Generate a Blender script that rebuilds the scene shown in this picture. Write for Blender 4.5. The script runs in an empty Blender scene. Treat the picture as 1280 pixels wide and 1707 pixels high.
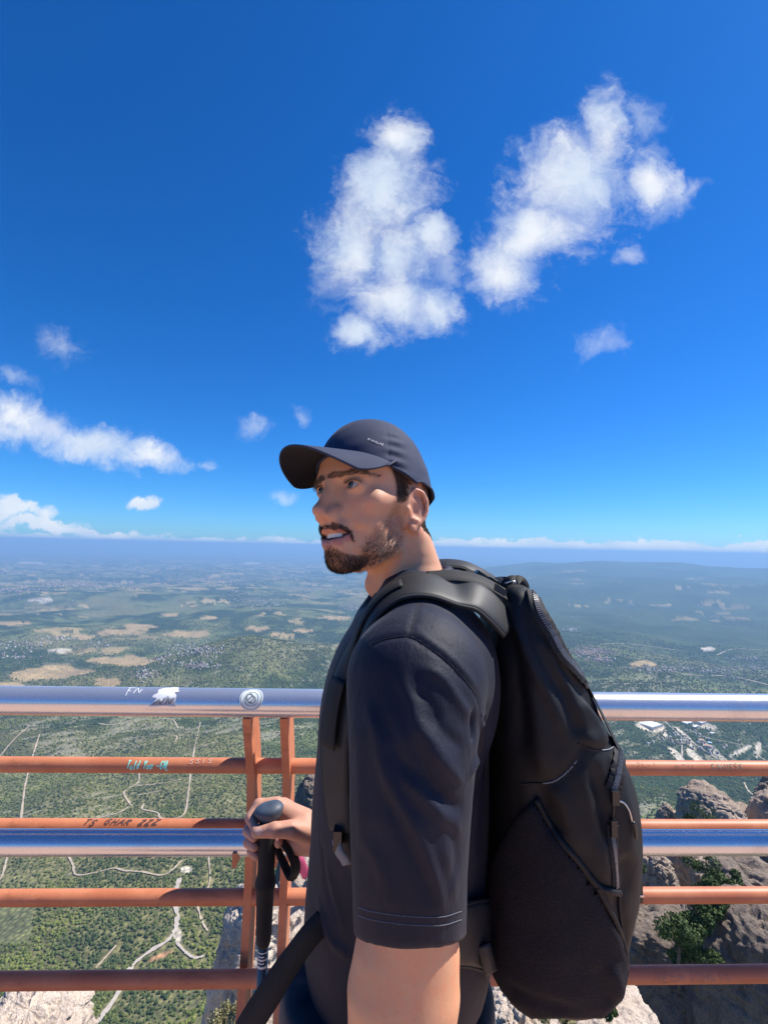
import bpy, bmesh, math, random
import numpy as np
from mathutils import Vector, Matrix
from mathutils.bvhtree import BVHTree

scene = bpy.context.scene
COL = scene.collection

# ------------------------------------------------------------------ camera
FPX = 820.0                       # focal length in pixels of the 1280 x 1707 photograph
PITCH, ROLL = math.radians(4.05), math.radians(1.2)
CAM = np.array([0.0, 0.0, 1.62])
_fw = np.array([0, math.cos(PITCH), math.sin(PITCH)])
_r0 = np.array([1.0, 0, 0])
_u0 = np.array([0, -math.sin(PITCH), math.cos(PITCH)])
CR = math.cos(ROLL) * _r0 + math.sin(ROLL) * _u0
CU = -math.sin(ROLL) * _r0 + math.cos(ROLL) * _u0
cam_data = bpy.data.cameras.new('camera')
cam = bpy.data.objects.new('camera', cam_data)
COL.objects.link(cam)
cam_data.sensor_fit = 'HORIZONTAL'
cam_data.sensor_width = 36.0
cam_data.lens = 36.0 * FPX / 1280.0
cam_data.clip_start = 0.05
cam_data.clip_end = 400000.0
_m = Matrix(((CR[0], CU[0], -_fw[0], CAM[0]), (CR[1], CU[1], -_fw[1], CAM[1]), (CR[2], CU[2], -_fw[2], CAM[2]), (0, 0, 0, 1)))
cam.matrix_world = _m
scene.camera = cam


def to_px(p):
    d = np.asarray(p, float) - CAM
    z = np.maximum(d @ _fw, 1e-3)
    return 640 + FPX * (d @ CR) / z, 853.5 - FPX * (d @ CU) / z


def ray(px, py):
    return (px - 640) / FPX * CR - (py - 853.5) / FPX * CU + _fw


def P(px, py, d):
    """the place that stands d metres in front of the viewpoint"""
    return CAM + d * ray(px, py)


# ------------------------------------------------------------------ sun, exposure
SUN = np.array([0.55, 0.20, 0.81])
SUN = SUN / np.linalg.norm(SUN)
sd = bpy.data.lights.new('sun', 'SUN')
sd.energy = 4.6
sd.angle = math.radians(0.53)
sd.color = (1.0, 0.95, 0.88)
so = bpy.data.objects.new('sun', sd)
COL.objects.link(so)
so.rotation_euler = Vector(SUN).to_track_quat('Z', 'Y').to_euler()
so.location = (8, -3, 20)
vs = scene.view_settings
vs.view_transform = 'Standard'
vs.look = 'None'
vs.gamma = 1.0
vs.exposure = 0.7
vs.use_curve_mapping = False
scene.cycles.use_denoising = True
scene.cycles.max_bounces = 6
scene.cycles.diffuse_bounces = 3
scene.cycles.glossy_bounces = 3
scene.cycles.volume_bounces = 0
scene.cycles.transparent_max_bounces = 8
scene.cycles.sample_clamp_indirect = 6.0


# ------------------------------------------------------------------ node helpers
class NT:
    """small helper to write node trees as expressions"""
    def __init__(s, tree):
        s.t = tree
        s.n = tree.nodes
        s.l = tree.links

    def new(s, kind, **kw):
        nd = s.n.new(kind)
        for k, v in kw.items():
            setattr(nd, k, v)
        return nd

    def put(s, sock, v):
        if v is None:
            return
        if hasattr(v, 'is_output') or isinstance(v, bpy.types.NodeSocket):
            s.l.new(v, sock)
        elif isinstance(v, (tuple, list)):
            v = tuple(v)
            if sock.type == 'RGBA' and len(v) == 3:
                v = v + (1.0,)
            sock.default_value = v
        else:
            sock.default_value = v

    def math(s, op, a, b=None, c=None, clamp=False):
        nd = s.new('ShaderNodeMath', operation=op, use_clamp=clamp)
        s.put(nd.inputs[0], a)
        s.put(nd.inputs[1], b)
        s.put(nd.inputs[2], c)
        return nd.outputs[0]

    def vmath(s, op, a, b=None):
        nd = s.new('ShaderNodeVectorMath', operation=op)
        s.put(nd.inputs[0], a)
        s.put(nd.inputs[1], b)
        return nd.outputs[0]

    def ramp(s, v, lo, hi, smooth=True, a=0.0, b=1.0):
        nd = s.new('ShaderNodeMapRange')
        nd.interpolation_type = 'SMOOTHSTEP' if smooth else 'LINEAR'
        s.put(nd.inputs[0], v)
        s.put(nd.inputs[1], lo)
        s.put(nd.inputs[2], hi)
        s.put(nd.inputs[3], a)
        s.put(nd.inputs[4], b)
        return nd.outputs[0]

    def mix(s, f, a, b, blend='MIX'):
        nd = s.new('ShaderNodeMix', data_type='RGBA', blend_type=blend)
        s.put(nd.inputs[0], f)
        s.put(nd.inputs[6], a)
        s.put(nd.inputs[7], b)
        return nd.outputs[2]

    def noise(s, vec, scale, detail=4.0, rough=0.55, dist=0.0, out=0):
        nd = s.new('ShaderNodeTexNoise')
        s.put(nd.inputs['Vector'], vec)
        nd.inputs['Scale'].default_value = scale
        nd.inputs['Detail'].default_value = detail
        nd.inputs['Roughness'].default_value = rough
        nd.inputs['Distortion'].default_value = dist
        return nd.outputs[out]

    def voronoi(s, vec, scale, feature='F1', out='Distance', rand=1.0):
        nd = s.new('ShaderNodeTexVoronoi', feature=feature)
        s.put(nd.inputs['Vector'], vec)
        nd.inputs['Scale'].default_value = scale
        nd.inputs['Randomness'].default_value = rand
        return nd.outputs[out]

    def scale(s, vec, v):
        return s.vmath('MULTIPLY', vec, v)

    def sep(s, vec):
        nd = s.new('ShaderNodeSeparateXYZ')
        s.put(nd.inputs[0], vec)
        return nd.outputs

    def comb(s, x, y, z):
        nd = s.new('ShaderNodeCombineXYZ')
        s.put(nd.inputs[0], x)
        s.put(nd.inputs[1], y)
        s.put(nd.inputs[2], z)
        return nd.outputs[0]

    def attr(s, name, out='Color'):
        nd = s.new('ShaderNodeAttribute', attribute_name=name)
        return nd.outputs[out]

    def obj(s):
        return s.new('ShaderNodeTexCoord').outputs['Object']

    def pos(s):
        return s.new('ShaderNodeNewGeometry').outputs['Position']

    def bump(s, h, strength=0.3, dist=0.01, normal=None):
        nd = s.new('ShaderNodeBump')
        nd.inputs['Strength'].default_value = strength
        nd.inputs['Distance'].default_value = dist
        s.put(nd.inputs['Height'], h)
        s.put(nd.inputs['Normal'], normal)
        return nd.outputs[0]


def new_mat(name):
    m = bpy.data.materials.new(name)
    m.use_nodes = True
    t = NT(m.node_tree)
    b = m.node_tree.nodes['Principled BSDF']
    return m, t, b


def bset(t, b, **kw):
    names = {'color': 'Base Color', 'rough': 'Roughness', 'metal': 'Metallic', 'normal': 'Normal', 'spec': 'Specular IOR Level',
             'sheen': 'Sheen Weight', 'sheen_rough': 'Sheen Roughness', 'sheen_tint': 'Sheen Tint', 'sss': 'Subsurface Weight',
             'sss_r': 'Subsurface Radius', 'sss_s': 'Subsurface Scale', 'coat': 'Coat Weight', 'aniso': 'Anisotropic'}
    for k, v in kw.items():
        t.put(b.inputs[names[k]], v)


def simple_mat(name, color, rough=0.6, metal=0.0, var=0.0, vscale=30.0, bump=0.0, bscale=200.0, spec=0.5, sheen=0.0):
    m, t, b = new_mat(name)
    c = color
    if var:
        n = t.noise(t.obj(), vscale, 5.0)
        c = t.mix(t.ramp(n, 0.3, 0.7), tuple(x * (1 - var) for x in color), tuple(min(1, x * (1 + var)) for x in color))
    bset(t, b, color=c, rough=rough, metal=metal, spec=spec, sheen=sheen)
    if bump:
        bset(t, b, normal=t.bump(t.noise(t.obj(), bscale, 3.0), bump, 0.002))
    return m


# ------------------------------------------------------------------ sky
world = bpy.data.worlds.new('World')
scene.world = world
world.use_nodes = True
w = NT(world.node_tree)
bg = world.node_tree.nodes['Background']
sky = w.new('ShaderNodeTexSky', sky_type='NISHITA')
sky.sun_disc = False
sky.sun_elevation = math.asin(SUN[2])
sky.sun_rotation = math.atan2(SUN[0], SUN[1])
sky.altitude = 1200.0
sky.air_density = 1.0
sky.dust_density = 0.4
sky.ozone_density = 2.0
hs = w.new('ShaderNodeHueSaturation')
hs.inputs['Saturation'].default_value = 1.22
hs.inputs['Value'].default_value = 1.0
w.put(hs.inputs['Color'], sky.outputs[0])
sky_rgb = w.new('ShaderNodeSeparateColor')
w.put(sky_rgb.inputs[0], hs.outputs[0])
sky_cmb = w.new('ShaderNodeCombineColor')
w.put(sky_cmb.inputs[0], w.math('MULTIPLY', w.math('POWER', sky_rgb.outputs[0], 1.32), 0.155))
w.put(sky_cmb.inputs[1], w.math('MULTIPLY', sky_rgb.outputs[1], 0.575))
w.put(sky_cmb.inputs[2], w.math('MULTIPLY', sky_rgb.outputs[2], 0.97))
sky_col = sky_cmb.outputs[0]
# clouds: every one is a cluster of soft lobes round its direction, torn by fractal noise
dirv = w.new('ShaderNodeTexCoord').outputs['Generated']
dx, dy, dz = w.sep(dirv)
dyc = w.math('MAXIMUM', dy, 0.05)
cu = w.math('DIVIDE', dx, dyc)
cv = w.math('DIVIDE', dz, dyc)
cuv = w.comb(cu, cv, 0.0)
warp = w.noise(cuv, 5.0, 6.0, 0.6, 0.0, 1)
warp = w.vmath('SUBTRACT', warp, (0.5, 0.5, 0.5))
warp2 = w.vmath('SUBTRACT', w.noise(cuv, 17.0, 7.0, 0.65, 0.0, 1), (0.5, 0.5, 0.5))
warped = w.vmath('ADD', w.vmath('ADD', cuv, w.scale(warp, (0.10, 0.10, 0.0))), w.scale(warp2, (0.055, 0.055, 0.0)))


def lobe(px, py, rx, ry, ang=0.0, weight=1.0):
    d = ray(px, py)
    u0, v0 = d[0] / d[1], d[2] / d[1]
    mp = w.new('ShaderNodeMapping', vector_type='TEXTURE')
    mp.inputs['Location'].default_value = (u0, v0, 0)
    mp.inputs['Rotation'].default_value = (0, 0, math.radians(ang))
    mp.inputs['Scale'].default_value = (rx / FPX, ry / FPX, 1)
    w.put(mp.inputs['Vector'], warped)
    ln = w.new('ShaderNodeVectorMath', operation='LENGTH')
    w.put(ln.inputs[0], mp.outputs[0])
    return w.math('MULTIPLY', w.math('SUBTRACT', 1.0, ln.outputs['Value']), weight)


def smax(vals):
    r = vals[0]
    for v in vals[1:]:
        r = w.math('SMOOTH_MAX', r, v, 0.25)
    return r


THICK = [(655, 425, 95, 95), (640, 320, 105, 130), (660, 505, 120, 80), (590, 405, 90, 100), (655, 235, 70, 60), (725, 505, 55, 60), (590, 560, 62, 40), (720, 390, 55, 50),
         (955, 300, 140, 120, 30), (1012, 200, 62, 85, -12), (890, 385, 125, 90, 30), (835, 445, 95, 66, 10), (1080, 300, 65, 70, 30),
         (40, 700, 120, 48, -8), (150, 735, 110, 42, -12), (245, 758, 85, 26, -10), (10, 690, 70, 42)]
THIN = [(1110, 335, 95, 45, 25), (1160, 315, 50, 26, 15), (1040, 425, 45, 24, 30), (1095, 265, 40, 45), (100, 575, 75, 46, -20), (15, 630, 60, 30, -10),
        (425, 712, 48, 24), (497, 700, 30, 20), (1000, 570, 60, 42, 20), (478, 822, 48, 16), (560, 460, 70, 110), (740, 445, 60, 90),
        (345, 775, 28, 12), (1075, 195, 60, 70, 40)]
SMALL = [(243, 832, 36, 20, -4), (20, 852, 75, 22), (60, 874, 100, 15), (175, 889, 90, 11), (500, 905, 80, 7), (120, 884, 60, 8)]
fbm = w.noise(cuv, 9.0, 12.0, 0.62, 0.4)
fine = w.noise(w.vmath('ADD', w.vmath('ADD', cuv, w.scale(warp, (0.30, 0.30, 0.0))), w.scale(warp2, (0.10, 0.10, 0.0))), 24.0, 10.0, 0.66)
det = w.math('ADD', w.math('MULTIPLY', w.math('SUBTRACT', fbm, 0.5), 1.35), w.math('MULTIPLY', w.math('SUBTRACT', fine, 0.5), 0.80))
L_thick = smax([lobe(*q) for q in THICK])
calm = w.ramp(L_thick, 0.10, 0.65, True, 1.3, 0.8)
m_thick = w.math('MULTIPLY', 0.96, w.ramp(w.math('ADD', L_thick, w.math('MULTIPLY', det, calm)), -0.06, 1.05))
m_thin = w.math('MULTIPLY', w.ramp(w.math('ADD', smax([lobe(*q) for q in THIN]), w.math('MULTIPLY', det, 1.3)), 0.15, 1.2), 0.40)
m_small = w.math('MULTIPLY', w.ramp(w.math('ADD', smax([lobe(*q) for q in SMALL]), w.math('MULTIPLY', det, 0.8)), 0.1, 0.55), 0.92)
# the bank of cumulus along the horizon, thicker to the east (right) and lower to the west
azim = w.math('ARCTAN2', dx, dy)
hor = w.math('SQRT', w.math('ADD', w.math('MULTIPLY', dx, dx), w.math('MULTIPLY', dy, dy)))
el = w.math('DIVIDE', dz, w.math('MAXIMUM', hor, 0.02))
bankv = w.comb(w.math('MULTIPLY', azim, 1.0), w.math('MULTIPLY', el, 1.6), 0.0)
bn1 = w.noise(bankv, 11.0, 8.0, 0.58)
bn2 = w.noise(bankv, 46.0, 7.0, 0.6)
amount = w.ramp(azim, -0.25, 0.25, True, 0.35, 1.0)
top = w.math('MULTIPLY', w.math('ADD', w.math('MULTIPLY', w.math('SUBTRACT', bn1, 0.42), 0.050), w.math('MULTIPLY', w.math('SUBTRACT', bn2, 0.45), 0.034)), 1.0)
top = w.math('ADD', top, w.math('MULTIPLY', amount, 0.0150))
m_bank = w.math('MULTIPLY', w.ramp(w.math('SUBTRACT', top, el), -0.001, 0.005), w.ramp(el, -0.045, -0.028))
m_bank = w.math('MULTIPLY', m_bank, w.math('ADD', 0.5, w.math('MULTIPLY', amount, 0.35)))
mask = w.math('MAXIMUM', w.math('MAXIMUM', m_thick, m_thin), w.math('MAXIMUM', m_small, m_bank))
front = w.ramp(dy, 0.06, 0.14)
mask = w.math('MULTIPLY', mask, w.math('MAXIMUM', front, w.math('GREATER_THAN', 0.08, w.math('ABSOLUTE', el))))
cshade = w.noise(cuv, 7.0, 6.0, 0.5)
ccol = w.mix(w.ramp(cshade, 0.35, 0.68), (4.3, 4.95, 5.9), (6.0, 6.15, 6.3))
full = w.mix(mask, sky_col, ccol)
w.put(bg.inputs[0], full)
bg.inputs[1].default_value = 0.1


# ------------------------------------------------------------------ mesh helpers
def link(name, me, mat=None, parent=None, smooth=True):
    o = bpy.data.objects.new(name, me)
    COL.objects.link(o)
    if mat is not None:
        if isinstance(mat, (list, tuple)):
            for q in mat:
                me.materials.append(q)
        elif not me.materials:
            me.materials.append(mat)
    if smooth and len(me.polygons):
        me.polygons.foreach_set('use_smooth', np.ones(len(me.polygons), dtype=bool))
    if parent is not None:
        o.parent = parent
        o.matrix_parent_inverse = parent.matrix_world.inverted()
    return o


def tag(o, label=None, cat=None, group=None, kind=None):
    if label:
        o['label'] = label
    if cat:
        o['category'] = cat
    if group:
        o['group'] = group
    if kind:
        o['kind'] = kind
    return o


def empty(name, loc=(0, 0, 0)):
    o = bpy.data.objects.new(name, None)
    o.location = loc
    o.empty_display_size = 0.1
    COL.objects.link(o)
    bpy.context.view_layer.update()
    return o


def pydata(name, verts, faces):
    me = bpy.data.meshes.new(name)
    verts = np.asarray(verts, dtype=np.float64)
    if isinstance(faces, np.ndarray):
        n, k = faces.shape
        me.vertices.add(len(verts))
        me.vertices.foreach_set('co', verts.astype(np.float32).ravel())
        me.loops.add(n * k)
        me.loops.foreach_set('vertex_index', faces.astype(np.int32).ravel())
        me.polygons.add(n)
        me.polygons.foreach_set('loop_start', np.arange(0, n * k, k, dtype=np.int32))
        me.polygons.foreach_set('loop_total', np.full(n, k, dtype=np.int32))
        me.update(calc_edges=True)
    else:
        me.from_pydata([tuple(v) for v in verts], [], faces)
        me.update()
    return me


def vcol(me, name, rgb):
    rgb = np.asarray(rgb, dtype=np.float32)
    a = me.attributes.new(name, 'FLOAT_COLOR', 'POINT')
    out = np.ones((len(me.vertices), 4), dtype=np.float32)
    out[:, :rgb.shape[1]] = rgb
    a.data.foreach_set('color', out.ravel())


def vfloat(me, name, v):
    a = me.attributes.new(name, 'FLOAT', 'POINT')
    a.data.foreach_set('value', np.asarray(v, dtype=np.float32))


class MB:
    """collects simple shapes into one mesh"""
    def __init__(s):
        s.v, s.f = [], []

    def add(s, v, f):
        o = len(s.v)
        s.v += [tuple(float(x) for x in q) for q in v]
        s.f += [tuple(i + o for i in q) for q in f]
        return s

    def box(s, c, half, M=None):
        c = np.asarray(c, float)
        M = np.eye(3) if M is None else M
        vs_ = []
        for sx in (-1, 1):
            for sy in (-1, 1):
                for sz in (-1, 1):
                    vs_.append(c + M @ (np.array([sx, sy, sz]) * np.asarray(half)))
        return s.add(vs_, [(0, 1, 3, 2), (4, 6, 7, 5), (0, 4, 5, 1), (2, 3, 7, 6), (0, 2, 6, 4), (1, 5, 7, 3)])

    def tube(s, pts, r, n=12, caps=True, ref=None, flat=1.0):
        """r: number or list; flat < 1 squeezes the section along its second axis"""
        pts = np.asarray(pts, float)
        m = len(pts)
        r = np.full(m, r) if np.isscalar(r) else np.asarray(r, float)
        tan = np.gradient(pts, axis=0)
        tan /= np.linalg.norm(tan, axis=1)[:, None] + 1e-12
        up = np.array([0, 0, 1.0]) if ref is None else np.asarray(ref, float)
        if ref is None and abs(tan[0] @ up) > 0.9:
            up = np.array([1.0, 0, 0])
        vs_, fs = [], []
        a = up - (up @ tan[0]) * tan[0]
        a /= np.linalg.norm(a)
        for i in range(m):
            a = a - (a @ tan[i]) * tan[i]
            a /= np.linalg.norm(a)
            b = np.cross(tan[i], a)
            for k in range(n):
                t_ = 2 * math.pi * k / n
                vs_.append(pts[i] + r[i] * (math.cos(t_) * b + flat * math.sin(t_) * a))
        for i in range(m - 1):
            for k in range(n):
                k2 = (k + 1) % n
                fs.append((i * n + k, i * n + k2, (i + 1) * n + k2, (i + 1) * n + k))
        if caps:
            fs.append(tuple(range(n))[::-1])
            fs.append(tuple((m - 1) * n + k for k in range(n)))
        return s.add(vs_, fs)

    def ribbon(s, pts, normals, width, thick):
        """flat webbing along pts, lying on surface normals"""
        pts = np.asarray(pts, float)
        m = len(pts)
        nr = np.asarray(normals, float)
        if nr.ndim == 1:
            nr = np.tile(nr, (m, 1))
        wd = np.full(m, width) if np.isscalar(width) else np.asarray(width, float)
        tan = np.gradient(pts, axis=0)
        tan /= np.linalg.norm(tan, axis=1)[:, None] + 1e-12
        vs_, fs = [], []
        prof = [(-1, 0), (-0.94, 1), (0.94, 1), (1, 0), (0.94, -1), (-0.94, -1)]
        for i in range(m):
            sd_ = np.cross(tan[i], nr[i])
            sd_ /= np.linalg.norm(sd_) + 1e-12
            nn = np.cross(sd_, tan[i])
            for a_, b_ in prof:
                vs_.append(pts[i] + sd_ * a_ * wd[i] / 2 + nn * b_ * thick / 2)
        k = len(prof)
        for i in range(m - 1):
            for j in range(k):
                j2 = (j + 1) % k
                fs.append((i * k + j, (i + 1) * k + j, (i + 1) * k + j2, i * k + j2))
        fs.append(tuple(range(k)))
        fs.append(tuple((m - 1) * k + j for j in range(k))[::-1])
        return s.add(vs_, fs)

    def mesh(s, name):
        return pydata(name, np.array(s.v), s.f)

    def build(s, name, mat=None, parent=None, smooth=False):
        me = s.mesh(name)
        return link(name, me, mat, parent, smooth)


def spline(pts, n):
    """Catmull-Rom through pts, n samples"""
    p = np.asarray(pts, float)
    p = np.vstack([2 * p[0] - p[1], p, 2 * p[-1] - p[-2]])
    out = []
    segs = len(p) - 3
    for t_ in np.linspace(0, segs - 1e-6, n):
        i = int(t_)
        u = t_ - i
        a, b, c, d = p[i], p[i + 1], p[i + 2], p[i + 3]
        out.append(0.5 * (2 * b + (c - a) * u + (2 * a - 5 * b + 4 * c - d) * u * u + (3 * b - a - 3 * c + d) * u ** 3))
    return np.array(out)


# value noise, vectorised
def _hash(ix, iy, iz, seed):
    h = (ix.astype(np.int64) * 374761393 + iy.astype(np.int64) * 668265263 + iz.astype(np.int64) * 2147483647 + seed * 1274126177) & 0xFFFFFFFF
    h = ((h ^ (h >> 13)) * 1274126177) & 0xFFFFFFFF
    h = ((h ^ (h >> 16)) * 2246822519) & 0xFFFFFFFF
    return ((h ^ (h >> 13)) & 0xFFFFFF) / float(0xFFFFFF)


def vnoise(p, seed=0):
    p = np.asarray(p, float)
    if p.shape[-1] == 2:
        p = np.concatenate([p, np.zeros(p.shape[:-1] + (1,))], -1)
    i = np.floor(p).astype(np.int64)
    f = p - i
    f = f * f * f * (f * (f * 6 - 15) + 10)
    x, y, z = i[..., 0], i[..., 1], i[..., 2]
    fx, fy, fz = f[..., 0], f[..., 1], f[..., 2]
    r = 0
    for a in (0, 1):
        for b in (0, 1):
            for c in (0, 1):
                wgt = (fx if a else 1 - fx) * (fy if b else 1 - fy) * (fz if c else 1 - fz)
                r = r + wgt * _hash(x + a, y + b, z + c, seed)
    return r


def fbm_np(p, octv=4, seed=0, gain=0.5, lac=2.03):
    s, a, tot = 0, 1.0, 0.0
    p = np.asarray(p, float)
    for k in range(octv):
        s = s + a * vnoise(p, seed + k * 17)
        tot += a
        a *= gain
        p = p * lac + 11.3
    return s / tot


def sstep(x, a, b):
    t_ = np.clip((x - a) / (b - a), 0, 1)
    return t_ * t_ * (3 - 2 * t_)


# ------------------------------------------------------------------ signed-distance modelling
class Field:
    def __init__(s, lo, hi, h):
        s.lo = np.asarray(lo, float)
        s.h = h
        s.n = np.ceil((np.asarray(hi, float) - s.lo) / h).astype(int) + 1
        s.ax = [s.lo[k] + h * np.arange(s.n[k]) for k in range(3)]
        s.D = np.full(s.n, 9.0, dtype=np.float32)

    def _sub(s, lo, hi):
        sl, g = [], []
        for k in range(3):
            a = max(0, int(math.floor((lo[k] - s.lo[k]) / s.h)))
            b = min(s.n[k], int(math.ceil((hi[k] - s.lo[k]) / s.h)) + 1)
            if b <= a:
                return None, None
            sl.append(slice(a, b))
            g.append(s.ax[k][a:b].astype(np.float32))
        return tuple(sl), (g[0][:, None, None], g[1][None, :, None], g[2][None, None, :])

    def _op(s, sl, d, k, op):
        D = s.D[sl]
        if op == 'u':
            if k > 0:
                hh = np.maximum(k - np.abs(D - d), 0) / k
                s.D[sl] = np.minimum(D, d) - hh * hh * k * 0.25
            else:
                s.D[sl] = np.minimum(D, d)
        elif op == 's':                       # carve
            if k > 0:
                hh = np.maximum(k - np.abs(D + d), 0) / k
                s.D[sl] = np.maximum(D, -d) + hh * hh * k * 0.25
            else:
                s.D[sl] = np.maximum(D, -d)
        elif op == 'i':
            s.D[sl] = np.maximum(D, d)

    def cap(s, a, b, ra, rb, k=0.01, op='u'):
        a, b = np.asarray(a, float), np.asarray(b, float)
        R = max(ra, rb) + k + 3 * s.h
        sl, g = s._sub(np.minimum(a, b) - R, np.maximum(a, b) + R)
        if sl is None:
            return s
        ab = b - a
        L2 = max(float(ab @ ab), 1e-12)
        px, py, pz = g[0] - a[0], g[1] - a[1], g[2] - a[2]
        t_ = np.clip((px * ab[0] + py * ab[1] + pz * ab[2]) / L2, 0, 1)
        d = np.sqrt((px - t_ * ab[0]) ** 2 + (py - t_ * ab[1]) ** 2 + (pz - t_ * ab[2]) ** 2) - (ra + (rb - ra) * t_)
        s._op(sl, d.astype(np.float32), k, op)
        return s

    def chain(s, pts, rs, k=0.01, op='u'):
        """one swept shape with changing radius; union inside, then joined once"""
        pts = [np.asarray(p, float) for p in pts]
        rs = [rs] * len(pts) if np.isscalar(rs) else list(rs)
        R = max(rs) + 1.5 * k + 3 * s.h
        P_ = np.array(pts)
        sl, g = s._sub(P_.min(0) - R, P_.max(0) + R)
        if sl is None:
            return s
        best = None
        for a, b, ra, rb in zip(pts[:-1], pts[1:], rs[:-1], rs[1:]):
            ab = b - a
            L2 = max(float(ab @ ab), 1e-12)
            px, py, pz = g[0] - a[0], g[1] - a[1], g[2] - a[2]
            t_ = np.clip((px * ab[0] + py * ab[1] + pz * ab[2]) / L2, 0, 1)
            d = np.sqrt((px - t_ * ab[0]) ** 2 + (py - t_ * ab[1]) ** 2 + (pz - t_ * ab[2]) ** 2) - (ra + (rb - ra) * t_)
            best = d if best is None else np.minimum(best, d)
        s._op(sl, best.astype(np.float32), k, op)
        return s

    def ell(s, c, r, k=0.01, op='u', M=None):
        c, r = np.asarray(c, float), np.asarray(r, float)
        R = r.max() * 1.15 + 2.5 * k + 3 * s.h
        sl, g = s._sub(c - R, c + R)
        if sl is None:
            return s
        px, py, pz = g[0] - c[0], g[1] - c[1], g[2] - c[2]
        if M is not None:
            M = np.asarray(M, float)
            px, py, pz = (M[0, 0] * px + M[1, 0] * py + M[2, 0] * pz, M[0, 1] * px + M[1, 1] * py + M[2, 1] * pz, M[0, 2] * px + M[1, 2] * py + M[2, 2] * pz)
        k0 = np.sqrt((px / r[0]) ** 2 + (py / r[1]) ** 2 + (pz / r[2]) ** 2)
        k1 = np.sqrt((px / r[0] ** 2) ** 2 + (py / r[1] ** 2) ** 2 + (pz / r[2] ** 2) ** 2) + 1e-9
        d = k0 * (k0 - 1.0) / k1
        s._op(sl, d.astype(np.float32), k, op)
        return s

    def box(s, c, half, rad=0.01, k=0.01, op='u', M=None):
        c, half = np.asarray(c, float), np.asarray(half, float)
        R = np.linalg.norm(half) + k + 3 * s.h
        sl, g = s._sub(c - R, c + R)
        if sl is None:
            return s
        px, py, pz = g[0] - c[0], g[1] - c[1], g[2] - c[2]
        if M is not None:
            px, py, pz = (M[0, 0] * px + M[1, 0] * py + M[2, 0] * pz, M[0, 1] * px + M[1, 1] * py + M[2, 1] * pz, M[0, 2] * px + M[1, 2] * py + M[2, 2] * pz)
        qx, qy, qz = np.abs(px) - (half[0] - rad), np.abs(py) - (half[1] - rad), np.abs(pz) - (half[2] - rad)
        d = np.sqrt(np.maximum(qx, 0) ** 2 + np.maximum(qy, 0) ** 2 + np.maximum(qz, 0) ** 2) + np.minimum(np.maximum(qx, np.maximum(qy, qz)), 0) - rad
        s._op(sl, d.astype(np.float32), k, op)
        return s

    def plane(s, p, n):
        """keep the side the normal points away from"""
        n = np.asarray(n, float) / np.linalg.norm(n)
        p = np.asarray(p, float)
        d = (s.ax[0][:, None, None] - p[0]) * n[0] + (s.ax[1][None, :, None] - p[1]) * n[1] + (s.ax[2][None, None, :] - p[2]) * n[2]
        s.D = np.maximum(s.D, d.astype(np.float32))
        return s

    def surface(s, it=1):
        """naive surface nets: vertices, quads"""
        D = s.D
        S = D < 0
        nx, ny, nz = D.shape
        c = np.zeros((nx - 1, ny - 1, nz - 1), dtype=np.int8)
        for a in (0, 1):
            for b in (0, 1):
                for e in (0, 1):
                    c += S[a:nx - 1 + a, b:ny - 1 + b, e:nz - 1 + e]
        act = np.argwhere((c > 0) & (c < 8))
        idx = np.full(c.shape, -1, dtype=np.int64)
        idx[act[:, 0], act[:, 1], act[:, 2]] = np.arange(len(act))
        corner = [(0, 0, 0), (1, 0, 0), (0, 1, 0), (1, 1, 0), (0, 0, 1), (1, 0, 1), (0, 1, 1), (1, 1, 1)]
        val = np.stack([D[act[:, 0] + q[0], act[:, 1] + q[1], act[:, 2] + q[2]] for q in corner], 1)
        acc = np.zeros((len(act), 3))
        cnt = np.zeros(len(act))
        for i, j in ((0, 1), (2, 3), (4, 5), (6, 7), (0, 2), (1, 3), (4, 6), (5, 7), (0, 4), (1, 5), (2, 6), (3, 7)):
            vi, vj = val[:, i], val[:, j]
            cr = (vi < 0) != (vj < 0)
            t_ = np.where(cr, vi / np.where(cr, vi - vj, 1), 0)
            pi, pj = np.array(corner[i], float), np.array(corner[j], float)
            acc += np.where(cr[:, None], pi + t_[:, None] * (pj - pi), 0)
            cnt += cr
        v = s.lo + s.h * (act + acc / cnt[:, None])
        quads = []
        for ax in range(3):
            o1, o2 = (ax + 1) % 3, (ax + 2) % 3
            sl0, sl1 = [slice(None)] * 3, [slice(None)] * 3
            sl0[ax], sl1[ax] = slice(0, -1), slice(1, None)
            A, B = S[tuple(sl0)], S[tuple(sl1)]
            e = np.argwhere(A != B)
            e = e[(e[:, o1] > 0) & (e[:, o2] > 0) & (e[:, o1] < D.shape[o1] - 1) & (e[:, o2] < D.shape[o2] - 1)]
            q = []
            for d1, d2 in ((-1, -1), (0, -1), (0, 0), (-1, 0)):
                k_ = e.copy()
                k_[:, o1] += d1
                k_[:, o2] += d2
                q.append(idx[k_[:, 0], k_[:, 1], k_[:, 2]])
            q = np.stack(q, 1)
            flip = ~A[e[:, 0], e[:, 1], e[:, 2]]
            q[flip] = q[flip][:, ::-1]
            quads.append(q)
        quads = np.concatenate(quads)
        quads = quads[(quads >= 0).all(1)]
        for _ in range(it):                   # one light relaxation removes the grid steps
            nb = np.zeros_like(v)
            ct = np.zeros(len(v))
            for i in range(4):
                a, b = quads[:, i], quads[:, (i + 1) % 4]
                np.add.at(nb, a, v[b])
                np.add.at(ct, a, 1)
                np.add.at(nb, b, v[a])
                np.add.at(ct, b, 1)
            v = 0.5 * v + 0.5 * nb / np.maximum(ct, 1)[:, None]
        return v, quads


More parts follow.
